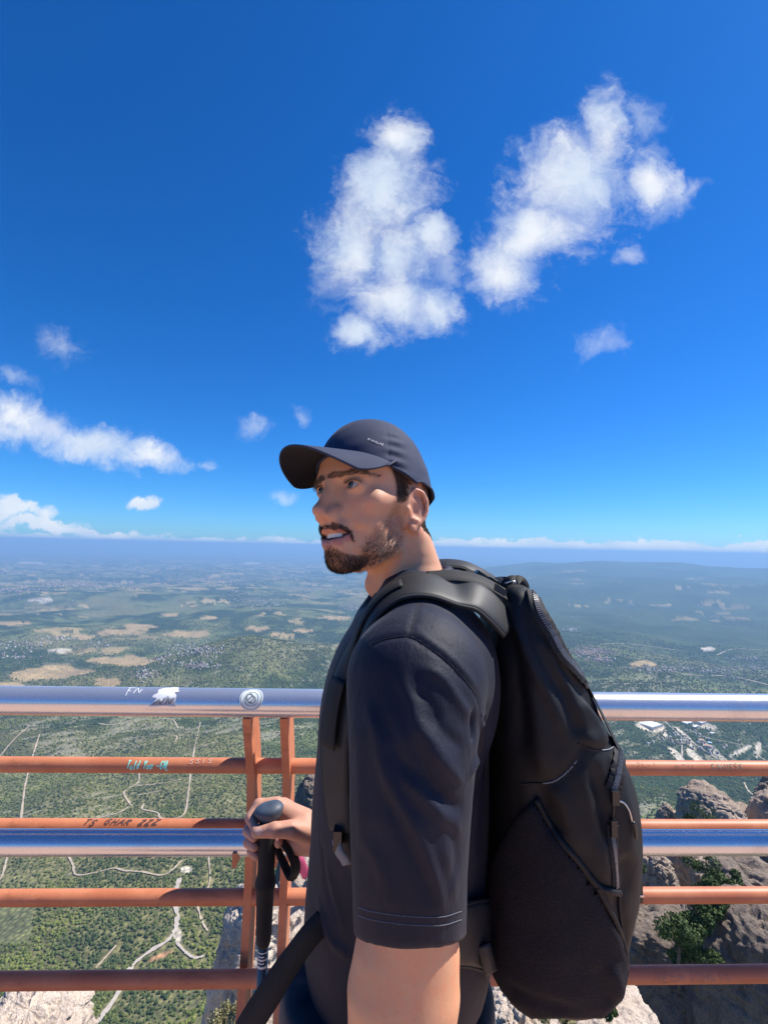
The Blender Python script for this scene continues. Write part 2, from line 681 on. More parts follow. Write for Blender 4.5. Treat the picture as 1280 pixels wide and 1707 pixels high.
def weld(parts):
    """join several (verts, quads) into one"""
    vs_, fs, o = [], [], 0
    for v, f in parts:
        vs_.append(v)
        fs.append(f + o)
        o += len(v)
    return np.concatenate(vs_), np.concatenate(fs)


def bvh_of(v, q):
    return BVHTree.FromPolygons([tuple(x) for x in v], [tuple(int(i) for i in x) for x in q])


def hit(bvh, px, py):
    """where the line of sight through that spot of the picture meets a surface"""
    d = ray(px, py)
    d = d / np.linalg.norm(d)
    loc, nrm, i, dist = bvh.ray_cast(Vector(CAM), Vector(d))
    if loc is None:
        return None, None
    nrm = np.array(nrm)
    if nrm @ d > 0:
        nrm = -nrm
    return np.array(loc), nrm


def nearest(bvh, p):
    loc, nrm, i, dist = bvh.find_nearest(Vector(p))
    return np.array(loc), np.array(nrm)
# ================================================================== the land below
rng = np.random.default_rng(7)
PR = np.array([[0, -60], [30, -95], [150, -300], [400, -500], [620, -620], [900, -690], [1300, -760], [2000, -860], [3000, -940], [4200, -985],
               [6500, -1030], [12000, -1060], [30000, -1090], [100000, -1110], [200000, -1110]], float)


def base_profile(r):
    return np.interp(np.log(r + 60), np.log(PR[:, 0] + 60), PR[:, 1])


def H(x, y):
    r = np.hypot(x, y)
    az = np.arctan2(x, y)
    xy = np.stack([x, y], -1)
    h = base_profile(r)
    h = h + 150 * sstep(r, 700, 4500) * (1 - 0.4 * sstep(r, 9000, 20000)) * (fbm_np(xy / 1900.0, 4, 3) - 0.5) * 2
    h = h + 42 * sstep(r, 500, 1000) * (1 - sstep(r, 9000, 16000)) * (fbm_np(xy / 420.0, 3, 21) - 0.5) * 2
    # the long green spur below the chest of the hiker
    hx, hy = hill_c
    h = h + 255 * np.exp(-(((x - hx) / 1100) ** 2 + ((y - hy) / 700) ** 2))
    # the eastern range
    rid = 0.55 + 0.9 * (fbm_np(xy / 5200.0, 4, 40) - 0.5)
    right = sstep(az, 0.02, 0.45)
    h = h + right * (640 * np.exp(-((r - 21000) / 5600) ** 2) * (0.52 + rid) + 260 * np.exp(-((r - 13000) / 2400) ** 2) * np.abs(rid - 0.35) * 1.6)
    h = h + 650 * np.exp(-((r - 62000) / 6000) ** 2) * (fbm_np(np.stack([az * 9, r * 0], -1), 4, 77) - 0.15) * (1 - 0.6 * right)
    return h - r * r / (2 * 7.4e6)


_d = ray(470, 1098)
hill_c = (_d[0] / -_d[2] * 900.0, _d[1] / -_d[2] * 900.0)

# polar sheet: fine where the picture looks, coarse all round
tt = np.linspace(1.0, 0.0118, 470)
rr = np.geomspace(600, 110000, 4000)
tr = -base_profile(rr) / rr
rows = np.interp(-tt, -tr, rr)
rows = np.unique(np.concatenate([np.array([12, 40, 90, 160, 260, 380, 500, 560]), rows[rows > 600], np.geomspace(600, 110000, 150)]))
half = math.radians(44)
azs = np.concatenate([np.linspace(-math.pi, -half, 40)[:-1], np.linspace(-half, half, 660), np.linspace(half, math.pi, 40)[1:]])
RR, AZ = np.meshgrid(rows, azs, indexing='ij')
TX, TY = RR * np.sin(AZ), RR * np.cos(AZ)
TZ = H(TX, TY)
nr_, na_ = RR.shape


def Hm(x, y):
    """height of the sheet itself"""
    r = np.hypot(x, y)
    a = np.arctan2(x, y)
    i = np.clip(np.searchsorted(rows, r) - 1, 0, nr_ - 2)
    j = np.clip(np.searchsorted(azs, a) - 1, 0, na_ - 2)
    fr = np.clip((r - rows[i]) / (rows[i + 1] - rows[i]), 0, 1)
    fa = np.clip((a - azs[j]) / (azs[j + 1] - azs[j]), 0, 1)
    return (TZ[i, j] * (1 - fr) * (1 - fa) + TZ[i + 1, j] * fr * (1 - fa) + TZ[i, j + 1] * (1 - fr) * fa + TZ[i + 1, j + 1] * fr * fa)


def ground(px, py):
    """ground points under spots of the picture (arrays)"""
    px, py = np.atleast_1d(np.asarray(px, float)), np.atleast_1d(np.asarray(py, float))
    d = ((px - 640) / FPX)[:, None] * CR - ((py - 853.5) / FPX)[:, None] * CU + _fw
    s = np.geomspace(450, 90000, 260)
    X = CAM[0] + d[:, :1] * s
    Y = CAM[1] + d[:, 1:2] * s
    Z = CAM[2] + d[:, 2:3] * s
    below = Z < Hm(X, Y)
    k = np.argmax(below, axis=1)
    k = np.where(below.any(1), k, len(s) - 1)
    lo, hi_ = s[np.maximum(k - 1, 0)], s[k]
    for _ in range(22):
        mid = 0.5 * (lo + hi_)
        p = CAM + d * mid[:, None]
        b = p[:, 2] < Hm(p[:, 0], p[:, 1])
        hi_ = np.where(b, mid, hi_)
        lo = np.where(b, lo, mid)
    return CAM + d * hi_[:, None]


# land cover: true colours of what grows or stands there
flat = np.stack([TX.ravel(), TY.ravel()], -1)
r_ = RR.ravel()
tpx, tpy = to_px(np.stack([TX.ravel(), TY.ravel(), TZ.ravel()], -1))
infront = (np.abs(AZ.ravel()) < 1.2)
n1 = fbm_np(flat / 700.0, 5, 5)
n2 = fbm_np(flat / 160.0, 4, 9)
n3 = fbm_np(flat / 2600.0, 5, 15)
forest = np.array([0.034, 0.056, 0.020])
scrub = np.array([0.145, 0.165, 0.065])
dry = np.array([0.20, 0.165, 0.085])
tan_c = np.array([0.36, 0.255, 0.135])
cmix = sstep(n1 * 0.6 + n2 * 0.4, 0.42, 0.62)[:, None]
cov = forest * (1 - cmix) + scrub * cmix
dm = (sstep(n3 * 0.5 + n1 * 0.5, 0.52, 0.66) * 0.55)[:, None]
cov = cov * (1 - dm) + dry * dm
farR = (sstep(r_, 4800, 7500) * sstep(AZ.ravel(), 0.0, 0.18) * 0.9)[:, None]
cov = cov * (1 - farR) + (forest * (0.7 + 0.9 * n1[:, None])) * farR
# bare limestone ledges on the near slopes, lying along the strata
st = np.stack([(flat[:, 0] * 0.8 + flat[:, 1] * 0.6) / 120.0, (-flat[:, 0] * 0.6 + flat[:, 1] * 0.8) / 22.0], -1)
ledge = fbm_np(st, 4, 31) * 0.62 + fbm_np(flat / 500.0, 3, 33) * 0.38
lm_ = (sstep(ledge, 0.60, 0.66) * (1 - sstep(r_, 3500, 6500)) * sstep(r_, 900, 1400))[:, None] * 0.65
cov = cov * (1 - lm_) + np.array([0.30, 0.27, 0.20]) * lm_
# patchwork of small fields on the plain
cell = np.stack([flat[:, 0] / 300.0 + 3.0 * n2, flat[:, 1] / 260.0 + 3.0 * n1], -1)
ci = np.floor(cell).astype(np.int64)
hv = _hash(ci[:, 0], ci[:, 1], ci[:, 0] * 0, 5)
hv2 = _hash(ci[:, 0], ci[:, 1], ci[:, 0] * 0, 11)
farmzone = sstep(r_, 4200, 6000) * sstep(n3, 0.47, 0.58)
plain = sstep(r_, 9000, 12000) * (1 - sstep(r_, 30000, 40000)) * (1 - sstep(AZ.ravel(), 0.0, 0.25) * 0.85)
fm = ((hv < (0.13 * farmzone + 0.13 * plain) * (1 - 0.8 * sstep(AZ.ravel(), 0.05, 0.2))).astype(float))[:, None]
fc = tan_c * (0.55 + 0.6 * hv2[:, None]) + np.array([0.0, 0.02, 0.0])
cov = cov * (1 - fm) + fc * fm
# fields one can tell apart
FIELDS = [(210, 1102, 56, 8), (95, 1122, 58, 11), (178, 1138, 22, 9), (40, 1128, 30, 9), (140, 1063, 18, 5), (195, 1055, 36, 6), (232, 1045, 30, 5),
          (320, 1057, 44, 6), (285, 1025, 16, 4), (350, 1030, 14, 3), (430, 1048, 20, 5), (468, 1059, 22, 3), (1070, 1107, 28, 6), (15, 1143, 30, 5),
          (505, 1052, 16, 3), (560, 1030, 25, 4), (25, 1040, 30, 3), (120, 1150, 25, 4)]
jit = (fbm_np(flat / 120.0, 3, 51) - 0.5)
for q in FIELDS:
    e = np.sqrt(((tpx - q[0]) / q[2]) ** 2 + ((tpy - q[1]) / q[3]) ** 2) + jit * 0.9
    m_ = ((1 - sstep(e, 0.85, 1.0)) * infront)[:, None]
    cov = cov * (1 - m_) + tan_c * (0.85 + 0.5 * n2[:, None]) * m_
# pale bare ground: quarry lots, yards, clearings
BARE = [(1125, 1256, 20, 6, 42), (1155, 1259, 20, 6, 38), (1088, 1212, 28, 9, 12), (1165, 1205, 36, 6, 22), (1182, 1246, 22, 4, 35), (1235, 1252, 20, 4, -25), (1263, 1250, 5, 14, 10),
        (1106, 1220, 14, 4, 60), (1140, 1225, 26, 3, 40), (1200, 1262, 16, 3, 35), (1148, 1240, 14, 3, 40), (50, 938, 24, 2), (421, 939, 17, 2), (700, 1000, 30, 4), (295, 1560, 10, 16), (310, 1450, 12, 7), (100, 1085, 22, 4),
        (60, 1000, 30, 3), (1180, 1082, 14, 3)]
for q in BARE:
    an_ = math.radians(q[4] if len(q) > 4 else 0)
    qx_, qy_ = (tpx - q[0]) * math.cos(an_) + (tpy - q[1]) * math.sin(an_), (tpy - q[1]) * math.cos(an_) - (tpx - q[0]) * math.sin(an_)
    e = np.sqrt((qx_ / q[2]) ** 2 + (qy_ / q[3]) ** 2) + jit * 0.6
    m_ = ((1 - sstep(e, 0.8, 1.0)) * infront)[:, None]
    cov = cov * (1 - m_) + np.array([0.55, 0.48, 0.40]) * (0.8 + 0.4 * n2[:, None]) * m_
# an orange cut bank beside the road and the young plantation at the far left
e = np.sqrt(((tpx - 272) / 28) ** 2 + (((tpy - 1594) + 0.35 * (tpx - 272)) / 6) ** 2) + jit
m_ = ((1 - sstep(e, 0.8, 1.0)) * infront)[:, None]
cov = cov * (1 - m_) + np.array([0.42, 0.23, 0.13]) * m_
vine = ((tpx < 52 + 10 * jit) & (tpx > -200) & (tpy > 1488) & (tpy < 1578 + 20 * jit) & infront)
rowsn = 0.5 + 0.5 * np.sin((flat[:, 0] * 0.93 - flat[:, 1] * 0.25) / 11.0 * 2 * math.pi)
cov[vine] = (np.array([0.17, 0.175, 0.085])[None] * (1 - 0.35 * rowsn[vine, None]))
bareness = np.clip((cov[:, 0] - 0.19) / 0.08, 0, 1)
bareness[vine] = 1.0

ii, jj = np.meshgrid(np.arange(nr_ - 1), np.arange(na_ - 1), indexing='ij')
a_ = (ii * na_ + jj).ravel()
quads = np.stack([a_, a_ + na_, a_ + na_ + 1, a_ + 1], 1)[:, ::-1]
me = pydata('terrain', np.stack([TX.ravel(), TY.ravel(), TZ.ravel()], -1), quads)
vcol(me, 'cover', cov)

m, t, b = new_mat('land')
ps = t.pos()
cc = t.attr('cover')
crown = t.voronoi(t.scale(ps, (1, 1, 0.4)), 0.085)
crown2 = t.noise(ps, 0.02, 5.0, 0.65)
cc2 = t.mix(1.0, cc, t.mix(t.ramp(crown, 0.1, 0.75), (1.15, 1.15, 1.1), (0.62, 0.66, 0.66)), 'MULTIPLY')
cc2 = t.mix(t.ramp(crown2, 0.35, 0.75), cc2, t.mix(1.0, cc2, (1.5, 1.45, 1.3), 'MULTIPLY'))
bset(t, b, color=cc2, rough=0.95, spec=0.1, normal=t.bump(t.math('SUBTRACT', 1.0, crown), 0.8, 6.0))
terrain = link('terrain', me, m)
tag(terrain, 'wooded valley floor and plain far below the lookout', kind='structure')

# ------------------------------------------------------------------ roads and tracks
m_track = simple_mat('pale_dirt', (0.46, 0.37, 0.26), 0.95, var=0.12, vscale=0.05)
m_road = simple_mat('gravel_road', (0.45, 0.39, 0.32), 0.9, var=0.12, vscale=0.08)


def road(name, pts, width, mat, lift=2.0):
    pp = spline(np.array(pts, float), max(12, 6 * len(pts)))
    g = ground(pp[:, 0], pp[:, 1])
    dd = np.gradient(g[:, :2], axis=0)
    dd /= np.linalg.norm(dd, axis=1)[:, None] + 1e-9
    nn = np.stack([-dd[:, 1], dd[:, 0]], -1)
    wv = width * 0.58 * (0.55 + 0.9 * rng.random(len(g)))[:, None] / 2
    L, R_ = g.copy(), g.copy()
    L[:, :2] += nn * wv
    R_[:, :2] -= nn * wv
    for q in (L, R_):
        q[:, 2] = Hm(q[:, 0], q[:, 1]) + lift
    n = len(g)
    v = np.concatenate([L, R_])
    f = [(i, i + n, i + n + 1, i + 1) for i in range(n - 1)]
    o = link(name, pydata(name, v, f), mat)
    tag(o, kind='structure')
    return g


TRACKS = [
    (14, m_road, [(160, 1712), (172, 1695), (198, 1656), (219, 1614), (253, 1586), (278, 1571), (293, 1550), (295, 1525), (291, 1500), (299, 1466)]),
    (8, m_road, [(295, 1574), (310, 1590), (325, 1599), (340, 1596)]),
    (9, m_track, [(232, 1289), (230, 1306), (210, 1318), (207, 1326), (219, 1344)]),
    (9, m_track, [(228, 1311), (261, 1308), (304, 1300)]),
    (9, m_track, [(240, 1341), (238, 1350), (262, 1356), (268, 1365), (291, 1366), (308, 1356), (314, 1322), (318, 1290), (324, 1250), (334, 1205)]),
    (8, m_track, [(96, 1405), (112, 1425), (122, 1445), (127, 1460), (156, 1457), (190, 1449), (207, 1453), (236, 1455), (274, 1460), (304, 1436)]),
    (9, m_track, [(13, 1425), (4, 1460), (-8, 1476)]),
    (9, m_track, [(66, 1225), (52, 1270), (42, 1310), (38, 1340), (34, 1375)]),
    (10, m_track, [(165, 1207), (186, 1209), (219, 1202)]),
    (10, m_track, [(266, 1199), (287, 1200), (297, 1215)]),
    (10, m_track, [(281, 1226), (295, 1229), (291, 1238)]),
    (6, m_track, [(160, 1616), (194, 1578)]),
    (6, m_track, [(329, 1512), (337, 1538), (346, 1554)]),
    (5, m_track, [(352, 1400), (348, 1432), (350, 1470), (338, 1500), (329, 1512)]),
    (6, m_track, [(156, 1367), (198, 1356), (215, 1346)]),
    (6, m_track, [(228, 1327), (266, 1320)]),
    (7, m_track, [(0, 1262), (22, 1235), (50, 1210)]),
    (9, m_road, [(1104, 1200), (1132, 1226), (1136, 1236), (1137, 1262)]),
    (8, m_road, [(1136, 1226), (1167, 1247), (1197, 1267)]),
    (7, m_road, [(1163, 1228), (1215, 1238), (1259, 1248)]),
    (9, m_track, [(1268, 1240), (1264, 1259), (1275, 1268)]),
    (9, m_track, [(1095, 1204), (1098, 1222), (1112, 1218)]),
    (16, m_track, [(1000, 1074), (1052, 1074), (1149, 1087)]),
    (18, m_track, [(1026, 1092), (1092, 1105), (1140, 1124), (1210, 1127)]),
    (16, m_track, [(1201, 1122), (1280, 1142)]),
    (14, m_track, [(1000, 1140), (1070, 1140)]),
    (18, m_track, [(1195, 1092), (1225, 1082), (1280, 1085)]),
    (9, m_track, [(1240, 1305), (1250, 1322), (1275, 1335)]),
]
track_pts = []
for wdt, mt, pts in TRACKS:
    track_pts.append(road('gravel_road' if mt is m_road else 'dirt_track', pts, wdt, mt))
track_pts = np.concatenate(track_pts)

# ------------------------------------------------------------------ towns: thousands of far roofs, each town one mass
m, t, b = new_mat('town_walls')
bset(t, b, color=t.attr('cover'), rough=0.9, spec=0.2)
m_town = m


def town(label, blobs, n, size, pal, seed):
    g_ = np.random.default_rng(seed)
    V, Fc, Cc = [], [], []
    tot = sum(q[2] * q[3] for q in blobs)
    for q in blobs:
        k = max(4, int(0.8 * n * q[2] * q[3] / tot))
        a = g_.random(k) * 2 * math.pi
        rad = g_.random(k) ** 0.6 * (0.5 + 0.9 * g_.random(k))
        p = ground(q[0] + q[2] * rad * np.cos(a), q[1] + q[3] * rad * np.sin(a))
        dist = np.linalg.norm(p[:, :2], axis=1)
        for i in range(k):
            sx, sy = size * (0.35 + 0.75 * g_.random()), size * (0.35 + 0.75 * g_.random())
            hz = 5 + 5 * g_.random() + size * 0.08
            th = g_.random() * math.pi
            M = np.array([[math.cos(th), -math.sin(th), 0], [math.sin(th), math.cos(th), 0], [0, 0, 1]])
            o = len(V)
            for cx, cy, cz in ((-1, -1, -1), (1, -1, -1), (1, 1, -1), (-1, 1, -1), (-1, -1, 1), (1, -1, 1), (1, 1, 1), (-1, 1, 1)):
                V.append(p[i] + M @ np.array([cx * sx / 2, cy * sy / 2, cz * hz]))
            Fc += [(o, o + 1, o + 5, o + 4), (o + 1, o + 2, o + 6, o + 5), (o + 2, o + 3, o + 7, o + 6), (o + 3, o, o + 4, o + 7), (o + 4, o + 5, o + 6, o + 7)]
            c = np.array(pal[g_.integers(len(pal))]) * (0.45 + 0.4 * g_.random())
            Cc += [c] * 8
    me = pydata('distant_town', np.array(V), np.array(Fc))
    vcol(me, 'cover', np.array(Cc))
    o = link('distant_town', me, m_town, smooth=False)
    tag(o, label, 'town', kind='stuff')


WH = [(0.52, 0.50, 0.46), (0.44, 0.38, 0.33), (0.36, 0.27, 0.22), (0.58, 0.57, 0.55), (0.30, 0.24, 0.20)]
PK = [(0.44, 0.30, 0.25), (0.46, 0.36, 0.31), (0.36, 0.23, 0.18), (0.54, 0.48, 0.42)]
town('hazy pinkish city spread across the plain at the left', [(330, 968, 130, 9), (130, 975, 120, 9), (240, 955, 230, 7), (460, 965, 80, 8), (30, 985, 50, 6)], 1500, 45, PK, 1)
town('pale suburb on the plain left of the man', [(430, 1003, 50, 12), (500, 985, 40, 12), (560, 975, 40, 12), (400, 990, 30, 5), (590, 1010, 35, 8)], 800, 26, WH, 2)
town('white village beyond the tan fields at the left', [(325, 1084, 62, 12), (240, 1125, 22, 12), (270, 1100, 20, 6), (330, 1110, 35, 7)], 560, 13, WH, 3)
town('scattered white houses at the far left edge', [(40, 1075, 50, 10), (100, 1065, 40, 6), (20, 1095, 40, 6), (70, 1000, 60, 4), (170, 1075, 30, 6)], 240, 18, WH, 4)
town('terracotta village beside the backpack', [(985, 1087, 40, 9), (1000, 1100, 22, 5)], 420, 16, PK, 5)
town('pale town above the shiny handrail at the right', [(1100, 1116, 60, 7), (1190, 1118, 55, 6), (1250, 1112, 40, 7), (1240, 1098, 40, 4)], 420, 15, WH, 6)
town('pale sheds and yards round the factory halls under the right handrail', [(1150, 1232, 55, 22), (1185, 1250, 30, 12), (1110, 1225, 25, 15)], 110, 11, WH + [(0.6, 0.6, 0.6)], 8)
town('faint hamlets on the far right hillsides', [(1195, 1030, 25, 5), (1225, 1036, 14, 3), (1165, 1010, 10, 3), (1060, 1008, 18, 4), (960, 1030, 10, 4), (1045, 1028, 25, 3), (950, 1050, 20, 5)], 170, 24, WH, 7)

# ------------------------------------------------------------------ the factory below the right-hand rail
m_roofw = simple_mat('pale_roof', (0.74, 0.74, 0.72), 0.6, var=0.08, vscale=0.05)
m_roofr = simple_mat('tile_roof', (0.45, 0.25, 0.18), 0.8, var=0.15, vscale=0.05)
m_wall = simple_mat('pale_wall', (0.6, 0.55, 0.48), 0.9, var=0.08, vscale=0.1)


def hall(px, py, sx, sy, rot, hz, roofm, label, cat, group=None, name='factory_hall', bays=1):
    g = ground(px, py)[0]
    e = empty(name, tuple(g))
    M = np.array([[math.cos(rot), -math.sin(rot), 0], [math.sin(rot), math.cos(rot), 0], [0, 0, 1]])
    MB().box(g + np.array([0, 0, hz / 2 - 8]), (sx / 2, sy / 2, hz / 2 + 8), M).build('wall', m_wall, e)
    for k in range(bays):
        wb = sx / bays
        x0 = -sx / 2 + k * wb
        x1 = x0 + wb * 0.94
        xm, rz = (x0 + x1) / 2, wb * 0.12
        v = [(x0, -sy / 2 - 1, hz + 0.3), (xm, -sy / 2 - 1, hz + rz), (x1, -sy / 2 - 1, hz + 0.3), (x0, sy / 2 + 1, hz + 0.3), (xm, sy / 2 + 1, hz + rz), (x1, sy / 2 + 1, hz + 0.3)]
        v = [g + M @ np.array(q) for q in v]
        MB().add(v, [(0, 1, 4, 3), (1, 2, 5, 4), (0, 2, 1), (3, 4, 5), (0, 3, 5, 2)]).build('roof', roofm, e)
    tag(e, label, cat, group)


hall(1086, 1210, 95, 70, 0.55, 9, m_roofw, 'broad white roofed factory hall in the valley, nearest the backpack', 'building', bays=3)
hall(1170, 1203, 110, 60, 0.5, 9, m_roofw, 'long ribbed white factory hall behind the junction in the valley', 'building', bays=5)
hall(1146, 1207, 60, 30, 0.5, 10, m_roofw, 'narrow pale factory hall beside the valley road', 'building', bays=2)
hall(1180, 1246, 34, 18, -0.5, 7, m_roofr, 'red roofed factory building right of the valley road', 'building', bays=1)
hall(1169, 1236, 26, 18, -0.5, 7, m_roofr, 'small terracotta roofed building above the red roofed factory building', 'building', bays=1)
hall(1183, 1240, 18, 14, -0.4, 6, simple_mat('blue_roof', (0.40, 0.62, 0.74), 0.5), 'small pale blue roofed building in the valley', 'building', bays=1)
hall(1188, 1224, 24, 14, 0.2, 6, m_roofw, 'little white house alone right of the long factory hall', 'house', bays=1)
hall(1160, 1213, 44, 16, 0.5, 7, m_roofw, 'low pale shed in front of the long ribbed factory hall', 'building', bays=1)

# ------------------------------------------------------------------ forest: one mass of small crowns on the slopes
NT_ = 190000
az = (rng.random(NT_) - 0.5) * 2 * math.radians(47)
u = rng.random(NT_)
rt = 420 * (7000 / 420) ** (u ** 1.0)
fx, fy = rt * np.sin(az), rt * np.cos(az)
fxy = np.stack([fx, fy], -1)
dn = fbm_np(fxy / 260.0, 4, 61)
ri = np.clip(np.searchsorted(rows, rt) - 1, 0, nr_ - 2)
ai = np.clip(np.searchsorted(azs, az) - 1, 0, na_ - 2)
bare_at = bareness.reshape(nr_, na_)[ri, ai]
keep = (rng.random(NT_) > bare_at * 1.3) & (dn > 0.14 + 0.26 * rng.random(NT_))
fxy, rt = fxy[keep], rt[keep]
# keep the tracks clear
cellsz = 14.0
occ = set(map(tuple, np.floor(np.concatenate([track_pts[:, :2]] + [track_pts[:-1, :2] * (1 - q) + track_pts[1:, :2] * q for q in (0.25, 0.5, 0.75)]) / cellsz).astype(int)))
kc = np.array([tuple(q) not in occ for q in np.floor(fxy / cellsz).astype(int)])
fxy, rt = fxy[kc], rt[kc]
fz = Hm(fxy[:, 0], fxy[:, 1])
size = (1.7 + 2.1 * rng.random(len(fxy)) ** 1.5) * (1 + sstep(rt, 1500, 5000) * 1.1)
me = bpy.data.meshes.new('forest')
me.vertices.add(len(fxy))
me.vertices.foreach_set('co', np.stack([fxy[:, 0], fxy[:, 1], fz + size * 0.45], -1).astype(np.float32).ravel())
vfloat(me, 'size', size)
m_for, t, b = new_mat('forest_leaves')
rnd = t.new('ShaderNodeObjectInfo').outputs['Random']
gc = t.mix(rnd, (0.062, 0.092, 0.024), (0.165, 0.190, 0.062))
gc = t.mix(t.ramp(t.noise(t.pos(), 0.007, 5.0), 0.38, 0.62), t.mix(1.0, gc, (0.55, 0.62, 0.70), 'MULTIPLY'), t.mix(1.0, gc, (1.35, 1.25, 0.95), 'MULTIPLY'))
bset(t, b, color=gc, rough=0.9, spec=0.15)
bmx = bmesh.new()
bmesh.ops.create_icosphere(bmx, subdivisions=1, radius=1.0)
for v in bmx.verts:
    k = 0.75 + 0.5 * float(vnoise(np.array([v.co.x * 2 + 9, v.co.y * 2, v.co.z * 2]), 2))
    v.co = Vector((v.co.x * k, v.co.y * k, v.co.z * 0.95 * k))
crown_me = bpy.data.meshes.new('tree_crown')
bmx.to_mesh(crown_me)
bmx.free()
crown_me.materials.append(m_for)
src = bpy.data.objects.new('forest_crown', crown_me)
ng = bpy.data.node_groups.new('forest_scatter', 'GeometryNodeTree')
ng.interface.new_socket('Geometry', in_out='INPUT', socket_type='NodeSocketGeometry')
ng.interface.new_socket('Geometry', in_out='OUTPUT', socket_type='NodeSocketGeometry')
gi, go = ng.nodes.new('NodeGroupInput'), ng.nodes.new('NodeGroupOutput')
iop = ng.nodes.new('GeometryNodeInstanceOnPoints')
oi = ng.nodes.new('GeometryNodeObjectInfo')
oi.inputs['Object'].default_value = src
oi.inputs['As Instance'].default_value = True
at = ng.nodes.new('GeometryNodeInputNamedAttribute')
at.data_type = 'FLOAT'
at.inputs['Name'].default_value = 'size'
rv = ng.nodes.new('FunctionNodeRandomValue')
rv.data_type = 'FLOAT_VECTOR'
rv.inputs[0].default_value = (0, 0, 0)
rv.inputs[1].default_value = (0.5, 0.5, 6.28)
ng.links.new(gi.outputs[0], iop.inputs['Points'])
ng.links.new(oi.outputs['Geometry'], iop.inputs['Instance'])
ng.links.new(at.outputs['Attribute'], iop.inputs['Scale'])
ng.links.new(rv.outputs['Value'], iop.inputs['Rotation'])
ng.links.new(iop.outputs['Instances'], go.inputs[0])
fo = link('forest', me, m_for)
md = fo.modifiers.new('scatter', 'NODES')
md.node_group = ng
tag(fo, 'green pine and oak forest covering the slopes below the railing', 'forest', kind='stuff')


# ------------------------------------------------------------------ conglomerate rocks
def rock_mat(name, c1, c2, sc):
    m, t, b = new_mat(name)
    o = t.pos()
    big = t.noise(o, 0.35 * sc, 6.0, 0.6)
    peb = t.voronoi(o, 5.0 * sc)
    peb2 = t.noise(o, 14.0 * sc, 4.0, 0.7)
    streak = t.noise(t.scale(o, (1.6, 1.6, 0.12)), 1.0 * sc, 5.0, 0.6)
    c = t.mix(t.ramp(big, 0.3, 0.7), c1, c2)
    c = t.mix(t.ramp(streak, 0.5, 0.72), c, t.mix(1.0, c, (0.62, 0.62, 0.66), 'MULTIPLY'))
    c = t.mix(t.ramp(peb2, 0.35, 0.7), t.mix(1.0, c, (0.72, 0.70, 0.68), 'MULTIPLY'), c)
    hgt = t.math('ADD', t.math('MULTIPLY', peb, -0.6), t.math('ADD', peb2, t.math('MULTIPLY', big, 1.5)))
    bset(t, b, color=c, rough=0.95, spec=0.15, normal=t.bump(hgt, 0.7, 0.25 / sc))
    return m


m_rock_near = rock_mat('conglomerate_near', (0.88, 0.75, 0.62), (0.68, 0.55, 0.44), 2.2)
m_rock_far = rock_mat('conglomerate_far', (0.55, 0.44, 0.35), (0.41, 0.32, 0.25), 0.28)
m_rock_shaded = rock_mat('conglomerate_shaded', (0.35, 0.285, 0.23), (0.25, 0.20, 0.165), 0.3)  # darker copy of the far rock: shade of the cliffs put into the colour


def rock(name, label, px, py, d, rx, ry, drop, mat, seed, lean=(0.0, 0.0), spread=0.5, rough=0.22, flute=0.12, dome=0.35, cat='rock', nth=150, nt=130, detail=1.0, group=None):
    """a rounded finger of rock: top at (px,py,d), half widths rx, ry, standing drop metres tall"""
    top = P(px, py, d)
    th = np.linspace(0, 2 * math.pi, nth, endpoint=False)
    # profile: dome cap, then widening shaft
    s = np.concatenate([np.linspace(0.0, 1.0, nt // 2), 1 + np.geomspace(0.02, max(drop / rx, 1.0), nt - nt // 2)])
    rad = np.where(s <= 1, np.sqrt(np.clip(1 - (1 - s) ** 2, 0, 1)), 1 + spread * (s - 1) / 2)
    zz = -np.where(s <= 1, dome * rx * (1 - np.sqrt(np.clip(1 - rad ** 2, 0, 1))), dome * rx + rx * (s - 1))
    A, S = np.meshgrid(th, np.arange(len(s)), indexing='xy')
    Rr, Zz = rad[S], zz[S]
    x = Rr * np.cos(A) * rx + lean[0] * -Zz
    y = Rr * np.sin(A) * ry + lean[1] * -Zz
    p = np.stack([x, y, Zz], -1).reshape(-1, 3)
    nrm = np.stack([np.cos(A) * Rr, np.sin(A) * Rr, np.where(S < nt // 2, 1 - Rr, 0.0)], -1).reshape(-1, 3)
    nrm /= np.linalg.norm(nrm, axis=1)[:, None] + 1e-6
    q = p / rx
    off = rough * (fbm_np(q * 1.1 + seed, 5, seed) - 0.5) * 2
    off += flute * (fbm_np(q * np.array([3.0, 3.0, 0.35]) + seed, 4, seed + 5) - 0.5) * 2
    cr_ = np.abs(fbm_np(q * 1.7 + 3 + seed, 4, seed + 9) - 0.5) * 2
    off -= 0.25 * rough * (1 - sstep(cr_, 0.0, 0.16)) * 2
    off += 0.05 * detail * (fbm_np(q * 9.0, 4, seed + 13) - 0.5) * 2 + 0.022 * detail * (fbm_np(q * 24.0, 3, seed + 15) - 0.5) * 2
    p = p + nrm * (off * rx)[:, None] + top
    n, k = len(s), nth
    I, J = np.meshgrid(np.arange(n - 1), np.arange(k), indexing='ij')
    f = np.stack([I * k + J, (I + 1) * k + J, (I + 1) * k + (J + 1) % k, I * k + (J + 1) % k], -1).reshape(-1, 4)
    o = link(name, pydata(name, p, f), mat)
    tag(o, label, cat, group)
    return o


